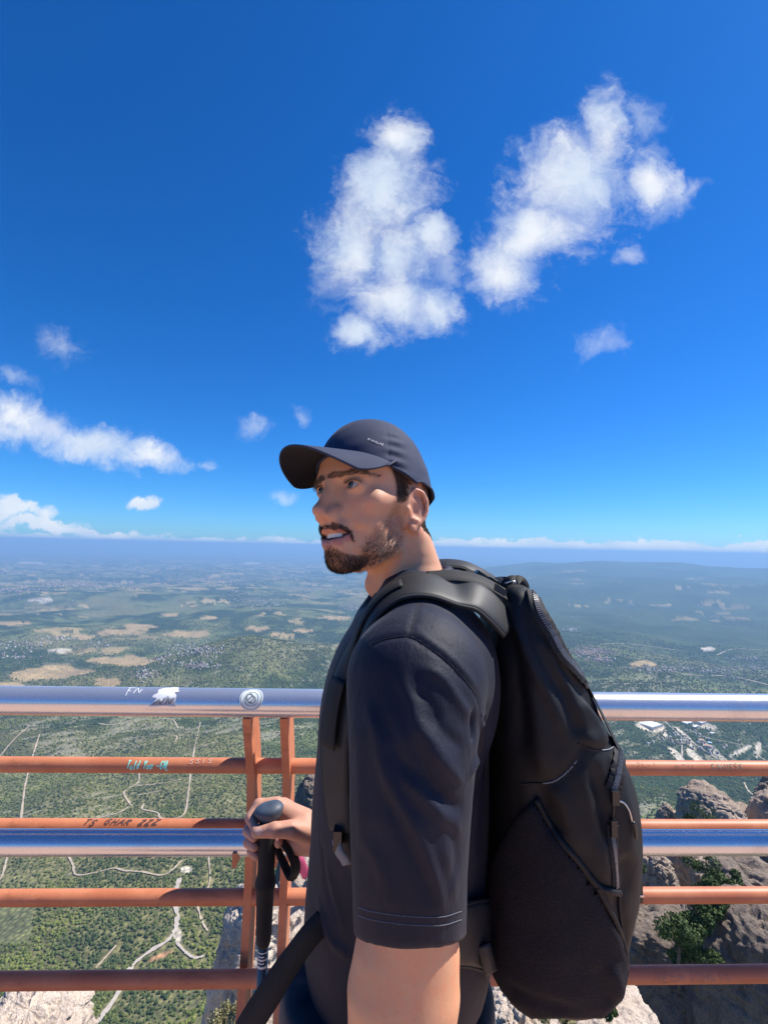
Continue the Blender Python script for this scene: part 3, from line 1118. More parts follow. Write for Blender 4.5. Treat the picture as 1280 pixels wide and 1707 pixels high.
rock('boulder', 'rough pale rock top below the railing at the bottom left corner', 48, 1684, 9.0, 0.95, 1.1, 30, m_rock_near, 3, rough=0.16, flute=0.10, dome=0.28, detail=2.6, spread=0.3)
rock('rock_outcrop', 'sunlit rubbly rock slope seen between the trekking pole and the man', 610, 1418, 16.0, 3.3, 3.3, 40, m_rock_near, 12, spread=0.5, rough=0.12, flute=0.08, dome=1.0, detail=2.4)
rock('rock_buttress', 'steep rock buttress behind the post, its left face in blue shade', 425, 1478, 13.0, 0.75, 1.0, 40, m_rock_near, 14, spread=0.42, rough=0.2, flute=0.16, dome=1.2, detail=1.3)
rock('rock_pinnacle', 'small shaded rock tip beside the man\'s chest', 524, 1290, 60.0, 2.3, 2.4, 60, m_rock_shaded, 16, spread=0.5, rough=0.2, flute=0.16, dome=1.6)
rock('rock_slab', 'sunlit pale rock slab with a green strip below the backpack', 985, 1654, 7.5, 1.0, 1.3, 30, m_rock_near, 22, spread=0.6, rough=0.08, flute=0.05, dome=0.42, detail=1.6)
rock('stony_ledge', 'stony ledge with dry tufts under the bottom of the backpack', 880, 1676, 7.0, 0.62, 0.8, 30, m_rock_near, 29, spread=0.4, rough=0.2, flute=0.05, dome=0.6, detail=1.8)
rock('rock_pinnacle', 'knobbly sunlit rock pinnacle just right of the backpack', 1088, 1414, 90, 3.6, 4, 90, m_rock_far, 41, spread=0.35, rough=0.26, dome=1.2, flute=0.2)
rock('rock_pinnacle', 'pointed rock pinnacle with a lit edge, right of the knobbly one', 1140, 1408, 95, 3.9, 4, 90, m_rock_far, 47, lean=(0.25, 0), spread=0.4, rough=0.2, dome=1.6, flute=0.2)
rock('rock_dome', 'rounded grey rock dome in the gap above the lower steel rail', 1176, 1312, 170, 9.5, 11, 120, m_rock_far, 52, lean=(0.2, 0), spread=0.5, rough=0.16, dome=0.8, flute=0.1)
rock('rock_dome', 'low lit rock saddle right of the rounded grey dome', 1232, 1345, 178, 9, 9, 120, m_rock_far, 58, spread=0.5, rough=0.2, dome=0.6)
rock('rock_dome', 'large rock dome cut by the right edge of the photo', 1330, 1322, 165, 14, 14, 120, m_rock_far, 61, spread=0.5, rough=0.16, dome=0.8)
rock('rock_dome', 'dark rock dome rising behind the large one at the right edge', 1310, 1296, 195, 12, 10, 160, m_rock_shaded, 63, spread=0.2, rough=0.12, dome=1.0)
rock('rock_pinnacle', 'small rock tooth on the wooded slope left of the grey dome', 1112, 1342, 185, 4, 4, 120, m_rock_far, 66, spread=0.6, rough=0.3, dome=1.5)
rock('cliff', 'shaded fluted cliff between the backpack and the ravine bushes', 1062, 1498, 62, 6.2, 6, 120, m_rock_shaded, 71, spread=0.18, rough=0.12, flute=0.2, dome=0.5, cat='cliff')
rock('cliff', 'broad shaded cliff wall right of the ravine bushes', 1262, 1500, 52, 6.4, 7, 120, m_rock_shaded, 77, spread=0.22, rough=0.12, flute=0.14, dome=1.1, cat='cliff')
rock('cliff', 'dark cliff at the back of the ravine under the lower steel rail', 1225, 1432, 110, 11, 12, 120, m_rock_shaded, 83, spread=0.2, rough=0.14, flute=0.2, dome=0.4, cat='cliff')
rock('cliff', 'lower shaded cliff foot at the bottom right corner', 1180, 1612, 56, 6.5, 5, 120, m_rock_shaded, 89, spread=0.85, rough=0.16, flute=0.18, dome=0.6, cat='cliff')

# ------------------------------------------------------------------ trees and bushes in the ravine and on the ledges
m_leaf, t, b = new_mat('leaf')
gc = t.mix(t.noise(t.pos(), 0.9, 3.0), (0.030, 0.058, 0.012), (0.085, 0.125, 0.035))
bset(t, b, color=gc, rough=0.7, spec=0.25)
m_dry, t, b = new_mat('dry_grass')
gc = t.mix(t.noise(t.pos(), 7.0, 3.0), (0.10, 0.12, 0.04), (0.40, 0.33, 0.17))
bset(t, b, color=gc, rough=0.8, spec=0.2)
m_bark = simple_mat('bark', (0.12, 0.09, 0.07), 0.9, var=0.3, vscale=4.0)


def leaf_cloud(name, centre, rad, n, leaf, seed, mat, parent, lobes=6, squash=0.8):
    g_ = np.random.default_rng(seed)
    lc = g_.normal(size=(lobes, 3)) * np.array([0.5, 0.5, 0.4])
    lr = 0.38 + 0.3 * g_.random(lobes)
    k = g_.integers(0, lobes, n)
    dirn = g_.normal(size=(n, 3))
    dirn /= np.linalg.norm(dirn, axis=1)[:, None]
    p = lc[k] + dirn * (lr[k] * (0.55 + 0.45 * g_.random(n) ** 0.5))[:, None]
    p[:, 2] *= squash
    p = centre + p * rad
    a = g_.normal(size=(n, 3)) + dirn * 0.2
    a /= np.linalg.norm(a, axis=1)[:, None]
    bb = np.cross(a, dirn + 0.4 * g_.normal(size=(n, 3)))
    bb /= np.linalg.norm(bb, axis=1)[:, None] + 1e-9
    ls = (leaf * (0.6 + 0.8 * g_.random(n)))[:, None]
    v = np.stack([p - a * ls, p + bb * ls * 0.55, p + a * ls, p - bb * ls * 0.55], 1).reshape(-1, 3)
    f = np.arange(4 * n).reshape(n, 4)
    return link(name, pydata(name, v, f), mat, parent, smooth=False)


def tree(name, label, px, py, d, rad, trunk, seed, cat='tree', group=None, mat=None, n=1500, leaf=0.16):
    c = P(px, py, d)
    foot = c - np.array([0, 0, trunk])
    e = empty(name, tuple(foot))
    tb = MB().tube([foot, foot + np.array([0.05 * trunk, 0, 0.5 * trunk]), c + np.array([0, 0, 0.2 * rad])], [0.09 * rad + 0.03, 0.07 * rad + 0.02, 0.03 * rad], 8)
    for k in range(4):
        an = seed + k * 1.7
        tb.tube([foot + np.array([0.03 * trunk, 0, 0.5 * trunk]), c + rad * 0.55 * np.array([math.cos(an), math.sin(an), 0.1 * k])], [0.04 * rad, 0.012 * rad], 6)
    tb.build('trunk', m_bark, e, True)
    leaf_cloud('crown', c, rad, n, leaf, seed, mat or m_leaf, e)
    tag(e, label, cat, group)


TREES = [
    ('bright round tree at the left foot of the ravine', 1128, 1560, 48, 1.75),
    ('pale topped tree in the middle of the ravine', 1152, 1552, 50, 1.35),
    ('tree under the orange rail at the head of the ravine', 1178, 1512, 52, 1.6),
    ('small tree against the shaded cliff above the bright round tree', 1160, 1530, 51, 1.2),
    ('dark tree at the lowest point of the ravine', 1160, 1592, 49, 1.5),
    ('tree touching the broad cliff at the right of the ravine', 1192, 1495, 53, 1.4),
    ('shadowed tree below the bright round tree', 1130, 1590, 50, 1.3),
]
for i, (lb, px, py, d, rad) in enumerate(TREES):
    tree('ravine_tree', lb, px, py, d, rad, 3.5, 100 + i, group='trees in the ravine', n=1700, leaf=0.15)
for i, (lb, px, py, d, rad) in enumerate([
        ('leafy bush sloping down right of the pointed pinnacle', 1186, 1448, 84, 2.2), ('bush lower on the slope right of the pointed pinnacle', 1206, 1466, 83, 2.0),
        ('bush in the shade at the foot of the grey rock dome', 1172, 1356, 150, 3.8), ('bush between the backpack and the knobbly pinnacle', 1062, 1440, 80, 1.3),
        ('bush at the foot of the pinnacle above the orange rail', 1215, 1478, 80, 1.6), ('bush left of the grey rock dome', 1150, 1362, 150, 2.6)]):
    tree('bush', lb, px, py, d, rad, rad * 0.9, 140 + i, 'bush', 'bushes among the rocks', n=1500, leaf=0.19)
for i, (lb, px, py, d, rad) in enumerate([
        ('dry tuft on the stony ledge under the backpack', 872, 1662, 6.6, 0.16), ('wider dry tuft right of the first one under the backpack', 905, 1672, 6.5, 0.20),
        ('dry tuft at the edge of the sunlit slab', 945, 1688, 6.5, 0.16), ('thin dry tuft below the post beside the loose strap', 372, 1692, 8.6, 0.22),
        ('green strip of plants growing on the sunlit slab', 1017, 1685, 6.7, 0.10)]):
    tree('dry_tuft', lb, px, py, d, rad, rad * 0.8, 160 + i, 'plant', None, mat=m_dry if i < 4 else m_leaf, n=1100, leaf=0.022)
# ================================================================== lookout platform and railing
m_tile, t, b = new_mat('terracotta_paving')
o = t.obj()
br = t.new('ShaderNodeTexBrick')
t.put(br.inputs['Vector'], o)
br.inputs['Scale'].default_value = 3.0
br.inputs['Color1'].default_value = (0.50, 0.29, 0.19, 1)
br.inputs['Color2'].default_value = (0.57, 0.35, 0.24, 1)
br.inputs['Mortar'].default_value = (0.38, 0.30, 0.25, 1)
br.inputs['Mortar Size'].default_value = 0.01
c = t.mix(t.ramp(t.noise(o, 6.0, 6.0), 0.35, 0.7), br.outputs['Color'], (0.60, 0.40, 0.29))
bset(t, b, color=c, rough=0.85, normal=t.bump(t.noise(o, 40.0, 4.0), 0.3, 0.004))
fl = MB().box((0, -2.2, -0.15), (6.0, 3.72, 0.15)).build('platform_floor', m_tile)
tag(fl, kind='structure')

RDIR = np.array([math.cos(math.radians(2.0)), math.sin(math.radians(2.0)), 0.0])   # along the railing
RY0 = 1.60                                                                        # railing plane ahead of the viewpoint
RN = np.array([-RDIR[1], RDIR[0], 0.0])


def rail_pt(px, py, off=0.0):
    """point of the railing plane (off metres nearer) under a spot of the picture"""
    d = ray(px, py)
    k = ((np.array([0, RY0 - off, 0]) - CAM) @ RN) / (d @ RN)
    return CAM + d * k


m_steel, t, b = new_mat('polished_steel')
o = t.obj()
st_ = t.noise(t.scale(o, (0.6, 30, 30)), 6.0, 4.0)
sc_ = t.noise(t.scale(o, (3.0, 60, 60)), 9.0, 5.0, 0.7)
sm_ = t.noise(o, 5.0, 5.0, 0.6)
rgh = t.math('ADD', 0.24, t.math('ADD', t.math('MULTIPLY', t.ramp(sc_, 0.55, 0.75), 0.14), t.math('MULTIPLY', t.ramp(sm_, 0.5, 0.75), 0.10)))
bset(t, b, color=t.mix(t.ramp(sm_, 0.45, 0.8), (0.72, 0.72, 0.72), (0.58, 0.58, 0.59)), metal=0.76, rough=rgh, normal=t.bump(st_, 0.08, 0.0006))

m_orange, t, b = new_mat('orange_paint')
o = t.obj()
wear = t.noise(o, 9.0, 8.0, 0.65)
spots = t.noise(t.scale(o, (1.0, 1, 1)), 55.0, 6.0, 0.7)
scr = t.noise(t.scale(o, (2.0, 14, 14)), 16.0, 5.0, 0.7)
c = t.mix(t.ramp(wear, 0.3, 0.75), (0.47, 0.152, 0.070), (0.58, 0.220, 0.110))
c = t.mix(t.ramp(spots, 0.63, 0.70), c, (0.20, 0.085, 0.05))
c = t.mix(t.math('MULTIPLY', t.ramp(scr, 0.62, 0.75), 0.6), c, (0.62, 0.36, 0.25))
rust = t.noise(t.scale(o, (1.0, 3, 3)), 4.0, 9.0, 0.72)
c = t.mix(t.math('MULTIPLY', t.ramp(rust, 0.56, 0.72), 0.75), c, (0.24, 0.085, 0.045))
bset(t, b, color=c, rough=0.5, spec=0.4, normal=t.bump(t.noise(o, 60.0, 5.0), 0.12, 0.002))

railing = empty('railing', tuple(rail_pt(640, 1650) * np.array([1, 1, 0])))
tag(railing, 'orange painted tube railing with two polished steel handrails', 'railing')


def rail(name, pyc, dia, mat, off=0.0, x0=-3.4, x1=3.6, n=32):
    c = rail_pt(640, pyc, off)
    pts = np.array([c + RDIR * q for q in np.linspace(x0, x1, 15)])
    v = pts
    o = MB().tube(v - c, dia / 2, n).build(name, mat, None, True)
    o.location = c
    o.parent = railing
    bpy.context.view_layer.update()
    o.matrix_parent_inverse = railing.matrix_world.inverted()
    return o, c


top_rail, TOPC = rail('handrail', 1174, 0.086, m_steel, 0.0, n=64)
rail('crossbar', 1278, 0.048, m_orange, -0.115)
rail('crossbar', 1379, 0.048, m_orange, -0.125)
mid_rail, MIDC = rail('handrail', 1405, 0.070, m_steel, 0.055, n=64)
rail('crossbar', 1495, 0.048, m_orange, -0.125)
low_bar, LOWC = rail('crossbar', 1630, 0.048, m_orange, -0.05)
BAR1 = rail_pt(640, 1278, -0.115)


def post(px):
    """flat steel bar seen edge on, bowed back from the top rail, with its brackets"""
    top = rail_pt(px, 1197, 0.0)
    zt = top[2]
    prof = []      # (distance behind rail plane, height): front edge down, back edge up
    zs = [zt, zt - 0.10, zt - 0.22, zt - 0.34, zt - 0.55, zt - 0.80, zt - 1.02, 0.0]
    fr = [-0.012, 0.030, 0.082, 0.100, 0.105, 0.090, 0.040, 0.02]
    bk = [0.10, 0.150, 0.195, 0.210, 0.210, 0.195, 0.16, 0.14]
    prof = [(a, z) for a, z in zip(fr, zs)] + [(a, z) for a, z in list(zip(bk, zs))[::-1]]
    v, th = [], 0.0125
    for s in (-1, 1):
        for a, z in prof:
            q = top + RN * a + RDIR * s * th
            v.append((q[0], q[1], z))
    n = len(prof)
    k = n // 2
    f = [(i, i + 1, n - 2 - i, n - 1 - i) for i in range(k - 1)]
    f2 = [tuple(j + n for j in q)[::-1] for q in f]
    side = [(i, i + n, (i + 1) % n + n, (i + 1) % n) for i in range(n)]
    MB().add(v, f + f2 + side).build('post', m_orange, railing)
    # flange under the lower steel rail
    a = np.array([top[0], top[1], MIDC[2]]) + RN * 0.07
    MB().box(a - RN * 0.07 - np.array([0, 0, 0.028]), (0.006, 0.095, 0.02), np.stack([RDIR, RN, np.array([0, 0, 1.0])], 1)).build('bracket', m_orange, railing)
    MB().tube([a - RN * 0.11 - np.array([0, 0, 0.052]), a - RN * 0.11 - np.array([0, 0, 0.040])], 0.010, 10).build('bolt', m_steel, railing, True)


for px_ in (412, 474, 1720, 1786, -700, -640):
    post(px_)


# ------------------------------------------------------------------ stickers and graffiti on the bars
def on_tube(c0, r, x, ang, lift):
    """point on a bar: x metres along from its middle, ang round it (0 = facing the viewer, 90 = top)"""
    a = math.radians(ang)
    return c0 + RDIR * x + (r + lift) * (-RN * math.cos(a) + np.array([0, 0, 1.0]) * math.sin(a))


def patch(name, c0, r, outline, mat, lift=0.0012, parent=None, n=10):
    """thin sheet wrapped round a bar; outline: list of (metres along, degrees round) forming a fan"""
    o = np.array(outline, float)
    cen = o.mean(0)
    v, f = [], []
    m_ = len(o)
    for k in range(n + 1):
        for q in o:
            s = cen + (q - cen) * (1 - k / n)
            v.append(on_tube(c0, r, s[0], s[1], lift))
    for k in range(n):
        for i in range(m_):
            j = (i + 1) % m_
            f.append((k * m_ + i, k * m_ + j, (k + 1) * m_ + j, (k + 1) * m_ + i))
    ob = MB().add(v, f).build(name, mat, parent, True)
    return ob


def along(px, py, c0):
    p = rail_pt(px, py)
    return float((p - c0) @ RDIR)


m_white = simple_mat('sticker_white', (0.80, 0.80, 0.80), 0.5, var=0.05, vscale=60.0)
m_cream = simple_mat('sticker_green_white', (0.70, 0.76, 0.72), 0.45, var=0.05, vscale=80.0)
m_ink = simple_mat('sticker_ink', (0.16, 0.18, 0.17), 0.6)
m_grey = simple_mat('sticker_grey', (0.42, 0.42, 0.44), 0.6, var=0.2, vscale=90.0)
TR = 0.043
xs = along(423, 1172, TOPC)
sc0 = empty('sticker', tuple(on_tube(TOPC, TR, xs, 30, 0.001)))
tag(sc0, 'round white sticker with a dark emblem stuck on the top handrail', 'sticker')
RD = 0.036


def ell_pts(cx, ca, rx, ra, n=40, a0=0, a1=360):
    return [(cx + rx * math.cos(math.radians(q)), ca + ra * math.sin(math.radians(q))) for q in np.linspace(a0, a1, n, endpoint=(a1 - a0) < 360)]


DG = math.degrees(1 / TR)     # degrees round the bar for one metre
patch('disc', TOPC, TR, ell_pts(xs, 33, RD, RD * DG), m_cream, 0.0012, sc0)


def stroke(c0, r, pts, wdt, mat, name, parent, lift=0.002):
    """a painted line on a bar; pts: (metres along, metres round from ang0, ...)"""
    mb = MB()
    for line in pts:
        L = np.array(line, float)
        L = spline(L, 4 * len(L)) if len(L) > 2 else L[0] + (L[1] - L[0]) * np.linspace(0, 1, 9)[:, None]
        d = np.gradient(L, axis=0)
        d /= np.linalg.norm(d, axis=1)[:, None] + 1e-9
        nn = np.stack([-d[:, 1], d[:, 0]], -1)
        A, B = L + nn * wdt / 2, L - nn * wdt / 2
        dg = math.degrees(1 / r)
        v = [on_tube(c0, r, q[0], q[1] * dg, lift) for q in np.concatenate([A, B])]
        n = len(L)
        mb.add(v, [(i, i + 1, i + 1 + n, i + n) for i in range(n - 1)])
    return mb.build(name, mat, parent)


def circ(cx, cy, r, n=28, a0=0, a1=360, sy=1.0):
    return [(cx + r * math.cos(math.radians(q)), cy + sy * r * math.sin(math.radians(q))) for q in np.linspace(a0, a1, n)]


c33 = math.radians(33) * TR
stroke(TOPC, TR, [circ(xs, c33, 0.0315), circ(xs, c33, 0.021)], 0.0012, m_ink, 'ring', sc0)
stroke(TOPC, TR, [circ(xs + 0.003, c33 - 0.003, 0.010, a0=-150, a1=120), circ(xs - 0.006, c33 + 0.004, 0.010, a0=20, a1=250), circ(xs + 0.001, c33 + 0.002, 0.015, a0=100, a1=330),
                  [(xs - 0.002, c33 - 0.010), (xs + 0.005, c33 - 0.002), (xs + 0.009, c33 + 0.006)], [(xs - 0.010, c33 - 0.002), (xs - 0.001, c33 + 0.004), (xs + 0.004, c33 + 0.011)]], 0.0022, m_ink, 'emblem', sc0, 0.0023)
xs2 = along(281, 1168, TOPC)
sc1 = empty('sticker', tuple(on_tube(TOPC, TR, xs2, 40, 0.001)))
tag(sc1, 'torn white paper sticker on the top handrail, left of the round one', 'sticker')
tn = np.random.default_rng(5)
out = []
for q in [(-0.040, 2), (-0.036, 38), (-0.026, 72), (-0.008, 88), (0.002, 84), (0.012, 95), (0.030, 88), (0.038, 66), (0.026, 58), (0.036, 44), (0.037, 20), (0.036, 0), (0.0, 2), (-0.02, 0)]:
    out.append((xs2 + q[0] + tn.normal() * 0.001, q[1] + tn.normal() * 2))
patch('paper', TOPC, TR, out, m_white, 0.0012, sc1)
patch('print', TOPC, TR, [(xs2 - 0.038, 4), (xs2 - 0.030, 14), (xs2 - 0.012, 30), (xs2 - 0.004, 22), (xs2 + 0.010, 40), (xs2 + 0.020, 30), (xs2 + 0.034, 34), (xs2 + 0.034, 5)], m_grey, 0.0022, sc1)
stroke(TOPC, TR, [[(xs2 - 0.03, 0.005), (xs2 - 0.012, 0.019), (xs2 - 0.008, 0.008), (xs2 + 0.004, 0.024)], [(xs2 + 0.008, 0.006), (xs2 + 0.014, 0.020), (xs2 + 0.020, 0.008), (xs2 + 0.028, 0.022)]], 0.003, m_ink, 'scribble', sc1, 0.003)
# scratch letters on the steel left of the torn sticker
xk = along(218, 1156, TOPC)
m_scr = simple_mat('scratch', (0.82, 0.84, 0.86), 0.7)
kz = 0.052
gs = stroke(TOPC, TR, [[(xk, kz - 0.022), (xk + 0.001, kz + 0.012)], [(xk - 0.006, kz + 0.010), (xk + 0.016, kz + 0.012)], [(xk, kz - 0.004), (xk + 0.01, kz - 0.006)],
                       [(xk + 0.02, kz - 0.014), (xk + 0.026, kz + 0.008), (xk + 0.036, kz - 0.012), (xk + 0.040, kz + 0.004)]], 0.0016, m_scr, 'scratched_mark', railing, 0.0012)

m_teal = simple_mat('teal_pen', (0.30, 0.78, 0.62), 0.6)
m_dark = simple_mat('dark_pen', (0.10, 0.05, 0.045), 0.6)
m_faint = simple_mat('faint_pen', (0.42, 0.20, 0.13), 0.6)
m_green = simple_mat('green_grey_pen', (0.38, 0.27, 0.17), 0.6)

GLYPH = {   # handwritten capitals and small letters as strokes in a 1 x 1 box
    'T': [[(0, 1), (1, 1)], [(.5, 1), (.5, 0)]], 'o': [[(.5, .5), (.1, .25), (.5, 0), (.9, .25), (.5, .5)]], 'l': [[(.4, 1), (.4, 0), (.6, 0)]],
    'd': [[(.8, 1), (.8, 0)], [(.8, .4), (.4, .5), (.15, .25), (.4, 0), (.8, .12)]], 'Y': [[(0, 1), (.5, .5)], [(1, 1), (.5, .5), (.35, 0)]],
    'u': [[(.1, .55), (.15, .1), (.5, 0), (.85, .15)], [(.9, .55), (.9, 0)]], '-': [[(0, .4), (1, .4)]], 'G': [[(.9, .85), (.5, 1), (.1, .5), (.5, 0), (.9, .2), (.9, .45), (.55, .45)]],
    'W': [[(0, 1), (.25, 0)], [(.25, 0), (.5, .7)], [(.5, .7), (.75, 0)], [(.75, 0), (1, 1)]], 'L': [[(.1, 1), (.1, 0)], [(.1, 0), (.9, 0)]],
    'B': [[(.1, 0), (.1, 1)], [(.1, 1), (.8, .85), (.2, .52)], [(.2, .52), (.95, .25), (.1, 0)]], 'e': [[(.1, .3), (.8, .35), (.5, .6), (.1, .3), (.4, 0), (.85, .1)]],
    'N': [[(0, 0), (0, 1)], [(0, 1), (.9, 0)], [(.9, 0), (.95, 1)]], 'Z': [[(0, 1), (.9, 1)], [(.9, 1), (0, 0)], [(0, 0), (.95, 0)]], 'E': [[(.8, 1), (.1, 1)], [(.1, 1), (.1, 0)], [(.1, 0), (.8, 0)], [(.1, .5), (.7, .5)]],
    'R': [[(.1, 0), (.1, 1)], [(.1, 1), (.85, .8), (.1, .5)], [(.3, .5), (.9, 0)]], 'H': [[(.1, 0), (.1, 1)], [(.9, 0), (.9, 1)], [(.1, .5), (.9, .5)]],
    'A': [[(0, 0), (.5, 1)], [(.5, 1), (1, 0)], [(.2, .4), (.8, .4)]], 'n': [[(.1, 0), (.1, .6)], [(.1, .45), (.5, .6), (.85, .4), (.85, 0)]], 'i': [[(.5, 0), (.5, .55)]],
    'S': [[(.9, .85), (.5, 1), (.15, .75), (.8, .3), (.5, 0), (.1, .12)]], 'J': [[(.3, 1), (.9, 1)], [(.7, 1), (.7, .2), (.4, 0), (.1, .2)]], ' ': [],
    '2': [[(.1, .8), (.5, 1), (.85, .75), (.1, 0), (.9, 0)]], '/': [[(.2, 0), (.8, 1)]], 'I': [[(.5, 0), (.5, 1)]], 'U': [[(.1, 1), (.15, .15), (.5, 0), (.85, .15), (.9, 1)]],
    'C': [[(.9, .85), (.5, 1), (.1, .5), (.5, 0), (.9, .15)]], 'm': [[(0, 0), (0, .6)], [(0, .5), (.3, .6), (.5, .4), (.5, 0)], [(.5, .45), (.8, .6), (1, .4), (1, 0)]]}


def scrawl(text, c0, r, px0, px1, py, ang, hgt, wdt, mat, seed, slant=0.1):
    g_ = np.random.default_rng(seed)
    xa, xb = along(px0, py, c0), along(px1, py, c0)
    step = (xb - xa) / len(text)
    lines = []
    base = math.radians(ang) * r
    for i, ch in enumerate(text):
        dx_, dz_ = g_.normal() * step * 0.06, g_.normal() * hgt * 0.08
        for ln in GLYPH[ch]:
            lines.append([(xa + step * (i + 0.08 + 0.74 * q[0]) + dx_ + slant * q[1] * hgt, base + dz_ + (q[1] - 0.5) * hgt) for q in ln])
    return tag(stroke(c0, r, lines, wdt, mat, 'graffiti', railing, 0.0012), kind='stuff')


BR = 0.024
BAR2 = rail_pt(640, 1379, -0.125)
BAR3 = rail_pt(640, 1495, -0.125)
scrawl('Told You -GWL', BAR1, BR, 188, 264, 1276, 24, 0.023, 0.0040, m_teal, 1)
scrawl('TS GHAR 2ZZ', BAR2, BR, 104, 240, 1373, 62, 0.017, 0.0042, m_dark, 2, 0.6)
scrawl('R2U', BAR1, BR, 1152, 1190, 1280, 30, 0.020, 0.0016, m_faint, 3)
scrawl('EAnUSSS', BAR1, BR, 1220, 1275, 1280, 35, 0.018, 0.0030, m_green, 4)
scrawl('iJLiI', BAR1, BR, 1078, 1125, 1276, 50, 0.012, 0.0014, m_faint, 5)
scrawl('NZEm', LOWC, BR, 1100, 1150, 1630, 20, 0.024, 0.0022, m_faint, 6)
scrawl('JUHLIn', LOWC, BR, 1156, 1230, 1630, 24, 0.026, 0.0022, m_faint, 7)
scrawl('SSIS', BAR1, BR, 298, 340, 1270, 55, 0.014, 0.0018, simple_mat('pale_pen', (0.75, 0.5, 0.4), 0.6), 8)
# ================================================================== the hiker
MM = 0.001


def frame(yaw, pitch, roll):
    cy, sy = math.cos(yaw), math.sin(yaw)
    f_, l_, z_ = np.array([-cy, -sy, 0]), np.array([sy, -cy, 0]), np.array([0, 0, 1.0])
    f2, z2 = math.cos(pitch) * f_ + math.sin(pitch) * z_, -math.sin(pitch) * f_ + math.cos(pitch) * z_
    l3, z3 = math.cos(roll) * l_ + math.sin(roll) * z2, -math.sin(roll) * l_ + math.cos(roll) * z2
    return np.stack([f2, l3, z3], 1)


HM = frame(math.radians(46.5), math.radians(7.5), math.radians(7.0))   # head axes: forward, left, up
HO = P(622.5, 834, 0.78)


def h2w(p):
    return HO + np.asarray(p, float) @ HM.T


def w2h(p):
    return (np.asarray(p, float) - HO) @ HM


def both(fn):
    for s in (1, -1):
        fn(s)


# ---- head and neck, modelled in head axes (metres; eyes at height 0, ear holes at 0 forward)
neck_base = w2h(P(690, 1010, 0.79))
neck_mid = w2h(P(668, 935, 0.787))
fd = Field((-0.18, -0.16, -0.26), (0.14, 0.16, 0.13), 0.0022)
fd.ell((0.000, 0, 0.030), (0.096, 0.0755, 0.086), 0.0)
fd.ell((-0.030, 0, -0.010), (0.062, 0.060, 0.058), 0.03)
fd.ell((0.034, 0, -0.030), (0.048, 0.058, 0.080), 0.020)
fd.ell((0.046, 0, -0.075), (0.040, 0.040, 0.045), 0.020)


def side(s):
    fd.chain([(0.000, s * 0.050, -0.050), (0.006, s * 0.0505, -0.080), (0.045, s * 0.036, -0.101), (0.080, s * 0.014, -0.110)], [0.011, 0.0125, 0.0140, 0.0135], 0.022)
    fd.ell((0.050, s * 0.043, -0.025), (0.020, 0.018, 0.016), 0.018)
    fd.ell((0.040, s * 0.031, -0.058), (0.028, 0.022, 0.030), 0.016)
    fd.cap((0.050, s * 0.055, -0.020), (0.004, s * 0.066, -0.014), 0.006, 0.007, 0.022)
    fd.cap((0.082, s * 0.010, 0.018), (0.070, s * 0.046, 0.017), 0.0105, 0.0085, 0.014)


both(side)
fd.ell((0.084, 0, -0.108), (0.016, 0.021, 0.0165), 0.018)
both(lambda s: fd.ell((0.0945, s * 0.0315, -0.002), (0.0145, 0.0165, 0.0115), 0.012, 's'))
EYE = {1: (0.0, 0.0), -1: (-0.0045, 0.0040)}
both(lambda s: fd.ell((0.0715, s * (0.0350 + EYE[s][0]), -0.001 + EYE[s][1]), (0.0140, 0.0175, 0.0132), 0.004))
# nose
fd.chain([(0.086, 0, 0.014), (0.0945, 0, -0.006), (0.1015, 0, -0.022), (0.1085, 0, -0.037)], [0.0072, 0.0068, 0.0070, 0.0078], 0.010)
fd.ell((0.1100, 0, -0.0395), (0.0088, 0.0084, 0.0080), 0.006)
both(lambda s: fd.ell((0.0970, s * 0.0108, -0.0462), (0.0095, 0.0052, 0.0070), 0.005))
both(lambda s: fd.ell((0.0885, s * 0.0160, -0.0420), (0.009, 0.005, 0.010), 0.007))
both(lambda s: fd.ell((0.1025, s * 0.0066, -0.0530), (0.0062, 0.0034, 0.0042), 0.002, 's'))
both(lambda s: fd.chain([(0.084, s * 0.005, 0.004), (0.0875, s * 0.0072, -0.018), (0.0935, s * 0.0095, -0.038)], [0.0054, 0.0056, 0.0058], 0.010))
fd.chain([(0.1075, 0, -0.0455), (0.096, 0, -0.0560)], [0.0046, 0.0050], 0.005)
fd.ell((0.083, 0, -0.060), (0.0125, 0.022, 0.011), 0.010)
both(lambda s: fd.ell((0.069, s * 0.024, -0.030), (0.013, 0.014, 0.020), 0.012))
# mouth
fd.ell((0.072, 0, -0.073), (0.0225, 0.028, 0.022), 0.014)
fd.chain([(0.0775, -0.0290, -0.0715), (0.0910, -0.016, -0.0672), (0.0980, -0.005, -0.0660), (0.0980, 0.005, -0.0660), (0.0910, 0.016, -0.0672), (0.0775, 0.0290, -0.0715)], [0.0026, 0.0034, 0.0038, 0.0038, 0.0034, 0.0026], 0.005)
fd.chain([(0.0775, -0.0290, -0.0735), (0.089, -0.016, -0.0835), (0.0945, 0, -0.0868), (0.089, 0.016, -0.0835), (0.0775, 0.0290, -0.0735)], [0.003, 0.0050, 0.0058, 0.0050, 0.003], 0.005)
fd.chain([(0.080, -0.0265, -0.0720), (0.0885, -0.0215, -0.0735), (0.094, -0.015, -0.0752), (0.101, 0, -0.0768), (0.094, 0.015, -0.0752), (0.0885, 0.0215, -0.0735), (0.080, 0.0275, -0.0715)], [0.0022, 0.0038, 0.0048, 0.0056, 0.0048, 0.0038, 0.0022], 0.0015, 's')
fd.chain([(0.074, -0.022, -0.0735), (0.086, -0.012, -0.0765), (0.091, 0, -0.0772), (0.086, 0.012, -0.0765), (0.074, 0.022, -0.0735)], [0.002, 0.0050, 0.0056, 0.0050, 0.002], 0.001, 's')
